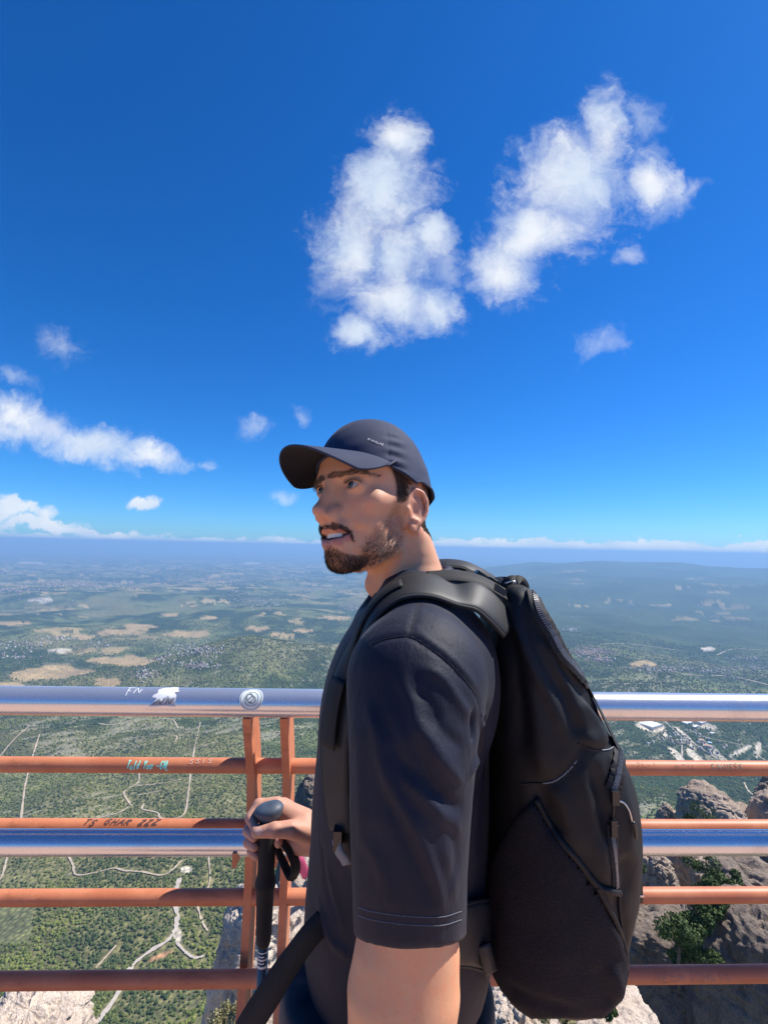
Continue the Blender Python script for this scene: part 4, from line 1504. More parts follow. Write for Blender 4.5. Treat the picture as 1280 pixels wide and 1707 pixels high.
both(lambda s: fd.chain([(0.093, s * 0.027, -0.054), (0.086, s * 0.034, -0.064), (0.080, s * 0.038, -0.074)], [0.0006, 0.0008, 0.0006], 0.006, 's'))


# ears
def ear(s):
    Me = np.array([[1, 0, 0], [0, 1, 0], [0, 0, 1.0]])
    a = math.radians(22) * s
    Me = np.array([[math.cos(a), math.sin(a), 0], [-math.sin(a), math.cos(a), 0], [0, 0, 1.0]])
    EZ = -0.004
    fd.ell((-0.012, s * 0.0725, -0.022 + EZ), (0.0175, 0.0065, 0.0300), 0.008, 'u', Me)
    rim = [(0.001, 0.0720, -0.014), (-0.001, 0.0745, 0.000), (-0.009, 0.0785, 0.0085), (-0.020, 0.0825, 0.006), (-0.0275, 0.0850, -0.006), (-0.0285, 0.0850, -0.020), (-0.024, 0.0825, -0.034), (-0.015, 0.0785, -0.045)]
    fd.chain([(p[0], s * p[1], p[2] + EZ) for p in rim], [0.0028, 0.0032, 0.0036, 0.0036, 0.0034, 0.0032, 0.0032, 0.0034], 0.003)
    fd.ell((-0.0075, s * 0.0755, -0.0495 + EZ), (0.0080, 0.0045, 0.0085), 0.005)
    fd.ell((-0.0070, s * 0.0815, -0.024 + EZ), (0.0085, 0.0070, 0.0125), 0.003, 's')
    fd.chain([(-0.012, s * 0.0865, EZ), (-0.0205, s * 0.0885, -0.010 + EZ), (-0.0215, s * 0.0880, -0.022 + EZ)], [0.0022, 0.0026, 0.0022], 0.004, 's')
    fd.ell((0.0030, s * 0.0740, -0.024 + EZ), (0.0045, 0.0045, 0.0065), 0.003)
    fd.ell((-0.0100, s * 0.0785, -0.0385 + EZ), (0.0065, 0.0040, 0.0040), 0.003)


both(ear)
# eyelids
both(lambda s: fd.ell((0.0862, s * (0.0362 + EYE[s][0]), -0.0012 + EYE[s][1]), (0.0085, 0.0158, 0.0047), 0.0015, 's'))
# neck with its strap muscles
fd.chain([(-0.024, 0, -0.050), neck_mid, neck_base], [0.053, 0.0535, 0.064], 0.022)
notch = w2h(P(628, 1020, 0.765))
fd.chain([(-0.026, 0.058, -0.055), 0.5 * (np.array([-0.026, 0.058, -0.055]) + w2h(P(640, 1000, 0.735))), w2h(P(640, 1005, 0.735))], [0.010, 0.012, 0.010], 0.014)
fd.chain([w2h(P(694, 905, 0.765)), w2h(P(703, 950, 0.765)), w2h(P(715, 1010, 0.74))], [0.018, 0.020, 0.026], 0.03)
fd.ell(w2h(P(621, 975, 0.778)), (0.012, 0.012, 0.014), 0.016)
hv_, hq_ = fd.surface(1)


def jaw_back(p):
    """the lower face recedes towards the chin"""
    p = np.array(p, float)
    g = 0.0075 * sstep(-p[..., 2], 0.052, 0.074) + 0.0095 * sstep(-p[..., 2], 0.082, 0.108)
    g = g + 0.006 * sstep(-p[..., 2], 0.088, 0.112)
    fwd_ = sstep(p[..., 0], 0.015, 0.075)
    z0 = p[..., 2].copy()
    p[..., 0] -= g * fwd_
    p[..., 2] += (0.0042 * np.exp(-((z0 + 0.075) / 0.013) ** 2) + 0.0085 * sstep(-z0, 0.092, 0.112)) * fwd_
    return p


hv0 = hv_.copy()
hv_ = jaw_back(hv_)
fd = None
head_bvh = bvh_of(h2w(hv_), hq_)

# colour masks on the face, laid in the unrolled angle / height of the head
phi = np.arctan2(np.abs(hv_[:, 1]), hv_[:, 0] - 0.01)


def to_fz(pts):
    out_ = []
    for q in pts:
        p, n = hit(head_bvh, *q)
        if p is None:
            continue
        l = w2h(p)
        out_.append((math.atan2(abs(l[1]), l[0] - 0.01), l[2]))
    return np.array(out_)


def inside(poly, x, y):
    r = np.zeros(x.shape, bool)
    n = len(poly)
    j = n - 1
    for i in range(n):
        xi, yi, xj, yj = poly[i, 0], poly[i, 1], poly[j, 0], poly[j, 1]
        c_ = ((yi > y) != (yj > y)) & (x < (xj - xi) * (y - yi) / (yj - yi + 1e-12) + xi)
        r ^= c_
        j = i
    return r


BEARD = to_fz([(662, 815), (658, 836), (650, 856), (636, 872), (622, 888), (610, 902), (606, 914), (600, 927), (588, 932), (576, 932), (572, 948), (597, 948), (622, 941), (642, 929), (662, 916), (671, 898), (674, 880), (672, 860), (669, 838), (668, 815)])
STACHE = to_fz([(552, 869), (575, 875), (585, 886), (593, 903), (588, 903), (581, 891), (566, 881), (548, 879)])
HAIR = to_fz([(640, 770), (652, 780), (660, 806), (661, 836), (672, 836), (686, 822), (697, 812), (697, 770), (665, 755)])
SCALP_BACK = lambda v: (v[:, 0] < -0.032) & (v[:, 2] > -0.050 + 0.25 * (v[:, 0] + 0.03)) & (np.abs(v[:, 1]) < 0.078)


def masks(v):
    ph = np.arctan2(np.abs(v[:, 1]), v[:, 0] - 0.01)
    z = v[:, 2]
    bd = inside(BEARD, ph, z)
    chin = (z < -0.0905 - np.clip(0.40 * (np.abs(v[:, 1]) - 0.007), 0, 0.010)) & (v[:, 0] > 0.045) & (z > -0.14) & (np.abs(v[:, 1]) < 0.040) & (v[:, 0] > 0.04 - (z + 0.128) * 1.2)
    soul = (np.abs(v[:, 1]) < 0.006) & (z < -0.091) & (v[:, 0] > 0.07)
    ms = inside(STACHE, ph, z) | ((np.abs(v[:, 1]) < 0.018) & (z < -0.0575) & (z > -0.0630 - 0.06 * np.abs(v[:, 1])) & (v[:, 0] > 0.08))
    hr = inside(HAIR, ph, z) & (v[:, 0] > -0.04) | ((z > 0.035) & (v[:, 0] < 0.02)) | SCALP_BACK(v)
    ear_ = (np.abs(v[:, 1]) > 0.0715) & (v[:, 0] < 0.006) & (v[:, 0] > -0.034) & (z < 0.014) & (z > -0.06)
    return bd & ~ear_, chin | soul, ms, hr & ~ear_


def blur(v, q, m_, it):
    m_ = m_.astype(float)
    for _ in range(it):
        s_ = np.zeros(len(v))
        c_ = np.zeros(len(v))
        for i in range(4):
            a, b = q[:, i], q[:, (i + 1) % 4]
            np.add.at(s_, a, m_[b])
            np.add.at(c_, a, 1)
            np.add.at(s_, b, m_[a])
            np.add.at(c_, b, 1)
        m_ = 0.4 * m_ + 0.6 * s_ / np.maximum(c_, 1)
    return m_


def brow_mask(p, hz):
    r = np.zeros(len(p), bool)
    for s in (1, -1):
        q = np.array([(0.0930, s * (0.0190 if s > 0 else 0.0235), 0.0138), (0.0900, s * 0.027, 0.0160), (0.0840, s * 0.038, 0.0172), (0.072, s * 0.051, 0.0125)])
        for i, (a_b, c_b) in enumerate(zip(q[:-1], q[1:])):
            tt_ = np.clip(((p - a_b) @ (c_b - a_b)) / ((c_b - a_b) @ (c_b - a_b)), 0, 1)
            dd_ = p - (a_b + tt_[:, None] * (c_b - a_b))
            r |= (np.abs(dd_[:, 2]) < hz * (1.25, 1.0, 0.62)[i]) & (np.linalg.norm(dd_, axis=1) < 0.022) & (np.sign(p[:, 1]) == s)
    return r


mb_, mc_, ms_, mh_ = masks(hv_)
br_s = blur(hv_, hq_, brow_mask(hv_, 0.0024), 2)
mb_s, mc_s, ms_s, mh_s = blur(hv_, hq_, mb_, 10), blur(hv_, hq_, mc_, 6), blur(hv_, hq_, ms_, 2), blur(hv_, hq_, mh_, 3)
skin = np.tile(np.array([0.64, 0.345, 0.205]), (len(hv_), 1))
red = np.exp(-((hv0 - np.array([0.112, 0, -0.042])) ** 2).sum(1) / 0.018 ** 2) * 0.5 + sum(np.exp(-((hv0 - np.array([0.075, s * 0.045, -0.035])) ** 2).sum(1) / 0.022 ** 2) for s in (1, -1)) * 0.35
red += ((np.abs(hv_[:, 1]) > 0.072) & (hv_[:, 0] < 0.0) & (hv_[:, 0] > -0.034)) * 0.5
skin = skin * (1 - red[:, None]) + np.array([0.52, 0.23, 0.155]) * red[:, None]
lip = np.zeros(len(hv_))
for c0 in ((0.0975, 0.0, -0.0672), (0.0905, 0.016, -0.0685), (0.0905, -0.016, -0.0685), (0.082, 0.026, -0.0708), (0.082, -0.026, -0.0708)):
    lip = np.maximum(lip, 1 - sstep(np.sqrt(((hv0 - np.array(c0)) ** 2 @ np.array([0.6, 0.6, 1.8]))), 0.004, 0.0075))
for c0 in ((0.0945, 0.0, -0.0868), (0.090, 0.014, -0.084), (0.090, -0.014, -0.084), (0.083, 0.022, -0.079), (0.083, -0.022, -0.079)):
    lip = np.maximum(lip, 1 - sstep(np.sqrt(((hv0 - np.array(c0)) ** 2 @ np.array([0.6, 0.6, 1.6]))), 0.0055, 0.009))
skin = skin * (1 - lip[:, None]) + np.array([0.47, 0.20, 0.165]) * lip[:, None]
mouth = (1 - sstep(np.abs(hv0[:, 2] + 0.0765), 0.003, 0.0045)) * (np.abs(hv0[:, 1]) < 0.024) * (hv0[:, 0] > 0.07) * (hv0[:, 0] < 0.0915)
skin = skin * (1 - mouth[:, None] * 0.8) + np.array([0.12, 0.03, 0.03]) * mouth[:, None] * 0.8
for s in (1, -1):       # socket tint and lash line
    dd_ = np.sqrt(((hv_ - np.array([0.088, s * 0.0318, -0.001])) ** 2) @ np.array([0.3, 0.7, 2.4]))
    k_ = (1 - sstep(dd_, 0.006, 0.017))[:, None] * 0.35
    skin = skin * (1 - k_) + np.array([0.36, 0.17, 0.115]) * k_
stub = np.array([0.075, 0.052, 0.040])
for mk, wt in ((mb_s, 0.26), (mc_s, 0.46), (ms_s, 0.42), (mh_s, 0.85), (br_s, 0.42)):
    skin = skin * (1 - mk[:, None] * wt) + stub * mk[:, None] * wt

m_skin, t, b = new_mat('skin')
sk = t.attr('skin')
ob_ = t.obj()
mot = t.noise(ob_, 90.0, 4.0, 0.6)
pore = t.noise(ob_, 900.0, 3.0, 0.6)
sk2 = t.mix(t.ramp(mot, 0.35, 0.7), sk, t.mix(1.0, sk, (1.05, 0.90, 0.86), 'MULTIPLY'))
frk = t.noise(ob_, 330.0, 3.0, 0.6)
sk2 = t.mix(t.math('MULTIPLY', t.ramp(frk, 0.60, 0.72), 0.35), sk2, t.mix(1.0, sk2, (0.72, 0.58, 0.50), 'MULTIPLY'))
sk2 = t.mix(t.ramp(t.noise(ob_, 22.0, 3.0), 0.35, 0.7), sk2, t.mix(1.0, sk2, (1.05, 1.04, 1.02), 'MULTIPLY'))
bset(t, b, color=sk2, rough=0.55, spec=0.35, sss=0.15, sss_r=(1.0, 0.35, 0.2), sss_s=0.006, normal=t.bump(t.math('ADD', pore, t.math('MULTIPLY', t.noise(ob_, 160.0, 4.0, 0.6), 2.0)), 0.22, 0.0005))

# ---- bare left arm
fa = Field((-0.30, 0.33, 0.62), (0.16, 0.62, 1.32), 0.0035)
sh = P(694, 1200, 0.545)
up = P(683, 1500, 0.505)
elb = P(662, 1790, 0.492)
wri = P(500, 2000, 0.56)
fa.chain([sh, P(690, 1330, 0.53), up, P(680, 1560, 0.501), P(670, 1640, 0.496), elb], [0.048, 0.050, 0.0490, 0.0495, 0.0520, 0.0490], 0.0)
fa.chain([elb, elb * 0.6 + wri * 0.4, wri], [0.047, 0.043, 0.027], 0.02)
fa.chain([P(630, 1600, 0.482), P(632, 1660, 0.478), P(636, 1740, 0.478)], [0.012, 0.020, 0.016], 0.03)
fa.chain([P(722, 1600, 0.495), P(715, 1660, 0.49), P(700, 1740, 0.49)], [0.014, 0.022, 0.018], 0.03)
hd = wri - (elb - wri) / np.linalg.norm(elb - wri) * 0.06
fa.ell(0.5 * (wri + hd) + (hd - wri) * 0.15, (0.050, 0.026, 0.043), 0.02)
dirh = (hd - wri) / np.linalg.norm(hd - wri)
sidev = np.cross(dirh, np.array([0, 1.0, 0]))
for i_, (o_, L_) in enumerate(((-0.030, 0.062), (-0.010, 0.072), (0.010, 0.068), (0.029, 0.054))):
    b0 = hd + dirh * 0.02 + sidev * o_
    fa.chain([b0, b0 + dirh * L_ * 0.5 + np.array([0, 0.012, -0.004]), b0 + dirh * L_ * 0.7 + np.array([0, 0.036, -0.012])], [0.0095, 0.0085, 0.0070], 0.004)
fa.chain([wri + dirh * 0.02 - np.array([0, 0.02, 0]), hd - np.array([0, 0.035, 0.01]), hd + dirh * 0.03 - np.array([0, 0.02, 0.025])], [0.014, 0.012, 0.008], 0.008)
av_, aq_ = fa.surface(1)

# ---- right forearm and the hand closed round the pole
PD = 0.925
fr = Field((-0.29, 0.80, 0.93), (0.06, 1.06, 1.22), 0.0019)
fr.chain([P(660, 1330, 1.02), P(560, 1392, 0.965), P(522, 1396, 0.940)], [0.045, 0.037, 0.0290], 0.0)
fr.chain([P(528, 1388, 0.945), P(505, 1372, 0.940), P(472, 1352, 0.948)], [0.026, 0.0255, 0.0200], 0.012)
fr.chain([P(500, 1402, 0.940), P(480, 1398, 0.945), P(462, 1400, 0.952)], [0.024, 0.022, 0.018], 0.012)
fr.chain([P(470, 1350, 0.955), P(462, 1378, 0.970)], [0.019, 0.018], 0.010)
FING = [[(462, 1340, .945), (432, 1343, .942), (417, 1364, .922), (424, 1378, .905)],
        [(460, 1352, .960), (428, 1360, .957), (413, 1386, .930), (423, 1396, .908)],
        [(460, 1374, .968), (428, 1384, .965), (414, 1405, .938), (424, 1412, .912)],
        [(462, 1396, .968), (432, 1404, .965), (419, 1420, .942), (427, 1428, .918)]]
for k_, fp in enumerate(FING):
    rr_ = [0.0125, 0.0112, 0.0100, 0.0082] if k_ < 3 else [0.011, 0.0098, 0.0088, 0.0072]
    fr.chain([P(*q) for q in fp], rr_, 0.0035)
    fr.ell(P(*fp[1]), (0.0122, 0.0122, 0.0122) if k_ < 3 else (0.0105,) * 3, 0.004)
fr.chain([P(512, 1388, .920), P(484, 1383, .900), P(459, 1384, .8915), P(428, 1388, .8935)], [0.0205, 0.0158, 0.0128, 0.0098], 0.010)
fr.ell(P(458, 1384, .891), (0.0138, 0.012, 0.0132), 0.004)
fr.ell(P(464, 1405, .914), (0.008, 0.008, 0.010), 0.003)
rv_, rq_ = fr.surface(1)
fr = fa = None

# ---- hidden core that ties head, arms and legs together under the clothes
fc_ = Field((-0.22, 0.50, 0.0), (0.26, 1.10, 1.56), 0.010)
chest_c, belly_c, hip_c = P(672, 1200, 0.765), P(668, 1430, 0.757), P(668, 1640, 0.752)
fc_.ell(chest_c, (0.105, 0.150, 0.17), 0.0)
fc_.ell(belly_c, (0.105, 0.140, 0.20), 0.05)
fc_.ell(hip_c, (0.115, 0.150, 0.15), 0.05)
fc_.chain([P(690, 1010, 0.79), chest_c], [0.05, 0.09], 0.05)
fc_.chain([P(696, 1060, 0.77), P(694, 1140, 0.60), sh], [0.05, 0.05, 0.048], 0.03)
fc_.chain([P(690, 1060, 0.80), np.array([0.05, 0.925, 1.42]), np.array([0.085, 0.965, 1.17]), P(640, 1345, 1.01)], [0.05, 0.048, 0.042, 0.04], 0.03)
for yy_, xx_ in ((0.655, 0.02), (0.86, 0.05)):
    fc_.chain([np.array([0.02, yy_, 0.86]), np.array([xx_ - 0.02, yy_, 0.46]), np.array([xx_ + 0.02, yy_, 0.09])], [0.085, 0.052, 0.036], 0.04)
cv_, cq_ = fc_.surface(1)
fc_ = None

person = empty('person', (0.03, 0.76, 0.0))
tag(person, 'bearded man in navy cap and black t-shirt gripping a trekking pole, looking left', 'person')
bv, bq = weld([(h2w(hv_), hq_), (av_, aq_), (rv_, rq_), (cv_, cq_)])
arm_c = np.tile(np.array([0.67, 0.345, 0.19]), (len(av_), 1))
hand_c = np.tile(np.array([0.50, 0.27, 0.19]), (len(rv_), 1))
nail = 1 - sstep(np.linalg.norm(rv_ - (P(431, 1386, .885)), axis=1), 0.005, 0.008)
hand_c = hand_c * (1 - nail[:, None]) + np.array([0.62, 0.40, 0.33]) * nail[:, None]
core_c = np.tile(np.array([0.50, 0.28, 0.185]), (len(cv_), 1))
me = pydata('body', bv, bq)
vcol(me, 'skin', np.concatenate([skin, arm_c, hand_c, core_c]))
body = link('body', me, m_skin, person)

# ---- eyes and teeth
m_eye, t, b = new_mat('eye')
bset(t, b, color=t.attr('skin'), rough=0.12, spec=0.5)
gaze = np.array([0.97, -0.06, 0.02])
gaze /= np.linalg.norm(gaze)
for s in (1, -1):
    bm_ = bmesh.new()
    bmesh.ops.create_uvsphere(bm_, u_segments=40, v_segments=28, radius=0.0124)
    mee = bpy.data.meshes.new('eye')
    bm_.to_mesh(mee)
    bm_.free()
    co = np.zeros(len(mee.vertices) * 3, dtype=np.float32)
    mee.vertices.foreach_get('co', co)
    co = co.reshape(-1, 3)
    # turn the pole to the gaze
    zz_ = gaze
    xx_ = np.cross([0, 0, 1.0], zz_)
    xx_ /= np.linalg.norm(xx_)
    yy_ = np.cross(zz_, xx_)
    ang_ = np.degrees(np.arccos(np.clip(co[:, 2] / 0.0124, -1, 1)))
    cl = co @ np.stack([xx_, yy_, zz_])
    cl = cl * (1 + 0.04 * (ang_ < 26))[:, None]
    colr = np.tile(np.array([0.46, 0.40, 0.38]), (len(co), 1))
    iris = 1 - sstep(ang_, 26, 30)
    colr = colr * (1 - iris[:, None]) + np.array([0.065, 0.068, 0.064]) * iris[:, None]
    rim = ((ang_ > 22) & (ang_ < 30))
    colr[rim] *= 0.6
    colr[ang_ < 11] = 0.006
    mee.vertices.foreach_set('co', (h2w(cl + np.array([0.0716, s * (0.0352 + EYE[s][0]), -0.001 + EYE[s][1]]))).astype(np.float32).ravel())
    vcol(mee, 'skin', colr)
    link('eye', mee, m_eye, person)
m_teeth = simple_mat('teeth', (0.72, 0.68, 0.62), 0.25)
arc = spline(np.array([(0.068, -0.0260, -0.0725), (0.0845, -0.0170, -0.0735), (0.0920, 0, -0.0745), (0.0845, 0.0170, -0.0735), (0.068, 0.0260, -0.0725)]), 60)
tv, tf = [], []
for k_, q in enumerate(arc):
    bulge = 0.0007 * abs(math.sin(k_ / 59 * math.pi * 8))
    for dz_ in (0.005, 0.002, -0.001, -0.0038):
        tv.append(h2w(jaw_back(q + np.array([bulge - (0.0008 if dz_ < -0.003 else 0), 0, dz_]))))
for k_ in range(59):
    for j_ in range(3):
        tf.append((k_ * 4 + j_, k_ * 4 + j_ + 1, (k_ + 1) * 4 + j_ + 1, (k_ + 1) * 4 + j_))
MB().add(tv, tf).build('teeth', m_teeth, person, True)

# ---- hair strands
m_hair, t, b = new_mat('dark_hair')
bset(t, b, color=t.mix(t.noise(t.pos(), 300.0, 2.0), (0.026, 0.018, 0.013), (0.11, 0.076, 0.052)), rough=0.45, spec=0.4)
tri_c = hv_[hq_].mean(1)
e1_, e2_ = hv_[hq_[:, 2]] - hv_[hq_[:, 0]], hv_[hq_[:, 3]] - hv_[hq_[:, 1]]
fn_ = np.cross(e1_, e2_)
far_ = np.linalg.norm(fn_, axis=1) / 2
fn_ = fn_ / (2 * far_[:, None] + 1e-12)
fmB, fmC, fmS, fmH = masks(tri_c)
softB, softC = mb_s[hq_].mean(1), mc_s[hq_].mean(1)
g7 = np.random.default_rng(17)


def strands(name, sel, n, length, width, flow, spread=0.35, lift=0.6, dens=None, curl=0.0):
    idx = np.flatnonzero(sel)
    pr = far_[idx] * (dens[idx] if dens is not None else 1.0)
    k = g7.choice(idx, n, p=pr / pr.sum())
    wq = g7.random((n, 4)) ** 0.7
    wq /= wq.sum(1)[:, None]
    root = (hv_[hq_[k]] * wq[:, :, None]).sum(1)
    nn = fn_[k]
    fl = flow(root)
    fl = fl - (fl * nn).sum(1)[:, None] * nn
    fl /= np.linalg.norm(fl, axis=1)[:, None] + 1e-9
    d0 = fl + lift * nn + spread * g7.normal(size=(n, 3))
    d0 /= np.linalg.norm(d0, axis=1)[:, None]
    L = (length(root) if callable(length) else length) * (0.6 + 0.7 * g7.random(n))
    L = L[:, None]
    mid = root + d0 * L * 0.5
    tip = mid + (d0 - nn * 0.35 * lift + curl * g7.normal(size=(n, 3))) * L * 0.5
    sd_ = np.cross(d0, nn)
    sd_ /= np.linalg.norm(sd_, axis=1)[:, None] + 1e-9
    base = root - nn * 0.0006
    wv = (width * (0.7 + 0.6 * g7.random(n)))[:, None]
    v = np.stack([base - sd_ * wv, base + sd_ * wv, mid + sd_ * wv * 0.8, mid - sd_ * wv * 0.8, tip], 1)
    # a second blade at right angles so a hair has width from every side
    v2 = np.stack([base - nn * wv, base + nn * wv, mid + nn * wv * 0.8, mid - nn * wv * 0.8, tip], 1)
    V = np.concatenate([v, v2]).reshape(-1, 3)
    o = 5 * np.arange(2 * n)
    f = [q for i in o for q in ((i, i + 1, i + 2, i + 3), (i + 3, i + 2, i + 4))]
    return link(name, pydata(name, h2w(V), f), m_hair, person, False)


down = lambda p: np.tile(np.array([0.25, 0, -1.0]), (len(p), 1))
back = lambda p: np.stack([np.full(len(p), -0.8), 0 * p[:, 0], -0.75 + 0 * p[:, 0]], -1)
near_w = 0.25 + 0.75 * (tri_c[:, 1] > -0.02)
strands('stubble', softB > 0.04, 3600, lambda r: 0.0028 + 0.0030 * sstep(-r[:, 2], 0.06, 0.105), 0.00016, down, 0.4, 0.7, near_w * softB * (0.30 + 0.70 * sstep(-tri_c[:, 2], 0.03, 0.09)))
strands('beard', softC > 0.05, 2900, 0.0055, 0.00018, lambda p: np.stack([0.5 + 0 * p[:, 0], p[:, 1] * 3, -1.0 + 0 * p[:, 0]], -1), 0.35, 0.8, softC)
strands('moustache', fmS, 1500, 0.0046, 0.00017, lambda p: np.stack([0.1 + 0 * p[:, 0], np.sign(p[:, 1]) * 0.7, -0.8 + 0 * p[:, 0]], -1), 0.25, 0.6)
cap_line = 0.012 + 0.034 * np.cos(np.arctan2(tri_c[:, 1], tri_c[:, 0]))
strands('hair', fmH & (tri_c[:, 2] < cap_line + 0.004), 8000, lambda r: 0.0035 + 0.006 * sstep(r[:, 2], -0.03, 0.03), 0.00022, back, 0.25, 0.30, near_w)
strands('eyebrow', brow_mask(tri_c, 0.0026), 1200, 0.0062, 0.00017, lambda p: np.stack([-0.3 + 0 * p[:, 0], np.sign(p[:, 1]), 0.25 + 0 * p[:, 0]], -1), 0.2, 0.35)
for s in (1, -1):
    lash = MB()
    for q in np.linspace(-1, 1, 26):
        y_ = 0.0360 + EYE[s][0] + 0.0145 * q
        f0 = 0.0715 + math.sqrt(max(0.0139 ** 2 - (0.0122 * q) ** 2 - 0.004 ** 2, 1e-8))
        z_ = -0.0012 + 0.0050 * math.sqrt(max(1 - q * q, 0.02))
        a0 = np.array([f0, s * y_, z_ + EYE[s][1]])
        a1 = a0 + np.array([0.0035, s * 0.0022 * (q + 0.4), 0.0012])
        a2 = a0 + np.array([0.0058, s * 0.0042 * (q + 0.4), 0.0034])
        lash.tube([h2w(a0), h2w(a1), h2w(a2)], [0.00035, 0.0003, 0.0001], 4)
    tag(lash.build('eyelash', m_hair, person), kind='stuff')

# ---- cap
m_cap, t, b = new_mat('navy_cap_cloth')
ob_ = t.obj()
wv = t.noise(ob_, 1400.0, 2.0)
fade = t.noise(ob_, 28.0, 4.0)
bset(t, b, color=t.mix(t.ramp(fade, 0.3, 0.7), (0.019, 0.028, 0.064), (0.027, 0.037, 0.076)), rough=0.8, spec=0.3, sheen=0.05, normal=t.bump(wv, 0.25, 0.0006))
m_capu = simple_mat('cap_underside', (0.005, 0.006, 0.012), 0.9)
m_thread = simple_mat('cap_print', (0.62, 0.62, 0.62), 0.6)


def cap_edge(ph_):
    return 0.012 + 0.034 * math.cos(ph_) + 0.000 * math.cos(2 * ph_)


def cap_pt(ph_, v):
    """v 0 at the crown button, 1 at the rim"""
    c_, s_ = math.cos(ph_), math.sin(ph_)
    ze, zt = cap_edge(ph_), 0.1300
    a_ = 0.1010 if c_ > 0 else 0.1060
    rho = (1 - (1 - v) ** 1.8) ** 0.62
    rho = rho * (1.0 - 0.02 * max(0, v - 0.75) * 4 * min(1.0, max(0.0, -2 * c_)))
    zz_ = ze + (zt - ze) * max(0.0, 1 - rho ** 2.35) ** 0.57
    seam = 0.0011 * math.exp(-((((ph_ / math.radians(60)) + 0.5) % 1.0 - 0.5) / 0.018) ** 2) * (0.3 + 0.7 * v) * (1 - float(sstep(v, 0.86, 0.96)))
    wr = 0.0016 * (float(vnoise(np.array([ph_ * 2.2, v * 9 + ph_ * 3, 1.0]), 4)) - 0.5) * (1 if abs(ph_) > 1.0 else 0.4)
    # gathered creases where the side panel meets the front
    if 0.75 < abs(ph_) < 1.7:
        wr += 0.0016 * math.sin(v * 46 + ph_ * 9) * math.exp(-((abs(ph_) - 1.18) / 0.17) ** 2) * sstep(v, 0.3, 0.6)
    k = 1 - (seam - wr) / 0.09
    return np.array([(a_ * c_ * rho * k) - 0.005, 0.0845 * s_ * rho * k, zz_])


capo = None
NP, NV = 220, 46
cvv = [h2w(cap_pt(0, 0.0))]
phs = np.linspace(-math.pi, math.pi, NP, endpoint=False)
for v in np.linspace(0.03, 1.0, NV):
    for ph_ in phs:
        cvv.append(h2w(cap_pt(ph_, v)))
cf = [(0, 1 + (i + 1) % NP, 1 + i) for i in range(NP)]
for j in range(NV - 1):
    for i in range(NP):
        i2 = (i + 1) % NP
        cf.append((1 + j * NP + i, 1 + j * NP + i2, 1 + (j + 1) * NP + i2, 1 + (j + 1) * NP + i))
cap = MB().add(cvv, cf).build('cap', m_cap, person, True)
sm = cap.modifiers.new('thickness', 'SOLIDIFY')
sm.thickness = 0.0022
sm.offset = 1
# rim band
band = MB()
bp = np.array([h2w(cap_pt(q, 0.995) * np.array([1.004, 1.004, 1]) + np.array([0, 0, 0.001])) for q in np.linspace(-math.pi, math.pi, 121)])
band.tube(bp, 0.0016, 6, False)
band.build('rim', m_cap, cap, True)
# brim: arched, longer in the middle
BP, BE = 90, 22


def brim_pt(u_, e_):
    ph_ = u_ * math.radians(65)
    p0 = cap_pt(ph_, 0.972) * np.array([1.0, 1.0, 1.0])
    ext = 0.0745 * (max(0.0, 1 - abs(u_) ** 2.3)) ** 0.62
    l_ = p0[1] * (1 + 0.07 * e_)
    f_ = p0[0] + ext * e_
    drop = 6.2 * (l_ * l_) * e_ * min(1.0, ext / 0.045)
    base_z = p0[2] * (1 - e_) + cap_edge(0) * e_ + 0.004
    return np.array([f_, l_, base_z - drop - 0.006 * e_ - 0.004 * e_ * e_])


vv_, ff_ = [], []
for i in range(BP):
    for j in range(BE):
        vv_.append(h2w(brim_pt(-1 + 2 * i / (BP - 1), j / (BE - 1))))
for i in range(BP - 1):
    for j in range(BE - 1):
        ff_.append((i * BE + j, i * BE + j + 1, (i + 1) * BE + j + 1, (i + 1) * BE + j))
brim = MB().add(vv_, ff_).build('brim', m_cap, cap, True)
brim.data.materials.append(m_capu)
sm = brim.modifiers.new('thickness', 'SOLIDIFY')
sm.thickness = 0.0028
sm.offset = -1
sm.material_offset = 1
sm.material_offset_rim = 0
# lettering on the front panel
cap_bvh = bvh_of(np.array(cvv)[1:], np.array([[q[0] - 1, q[1] - 1, q[2] - 1, q[3] - 1] for q in cf if len(q) == 4]))
LET = {'F': [[(0, 0), (0, 1)], [(0, 1), (1, 1)], [(0, .55), (.8, .55)]], 'O': [[(.5, 0), (0, .5)], [(0, .5), (.5, 1)], [(.5, 1), (1, .5)], [(1, .5), (.5, 0)]],
       'R': GLYPH['R'], 'C': [[(1, 1), (0, .7)], [(0, .7), (0, .3)], [(0, .3), (1, 0)]], 'L': GLYPH['L'], 'A': GLYPH['A'], 'Z': GLYPH['Z']}
lt = MB()
A0, A1 = np.array([613.0, 733.0]), np.array([639.5, 742.5])
dv_ = (A1 - A0) / 7
uv_ = np.array([dv_[1], -dv_[0]]) / np.linalg.norm(dv_) * 3.2
for i, ch in enumerate('FORCLAZ'):
    for ln in LET[ch]:
        pts_ = []
        for q in (ln if len(ln) == 2 else [ln[0], ln[1], ln[2]]):
            s_ = A0 + dv_ * (i + 0.1 + 0.68 * q[0]) + uv_ * (q[1] - 0.3)
            p_, n_ = hit(cap_bvh, *s_)
            if p_ is not None:
                pts_.append(p_ + n_ * 0.0005)
        if len(pts_) > 1:
            lt.tube(pts_, 0.00038, 4)
lt.build('lettering', m_thread, cap)

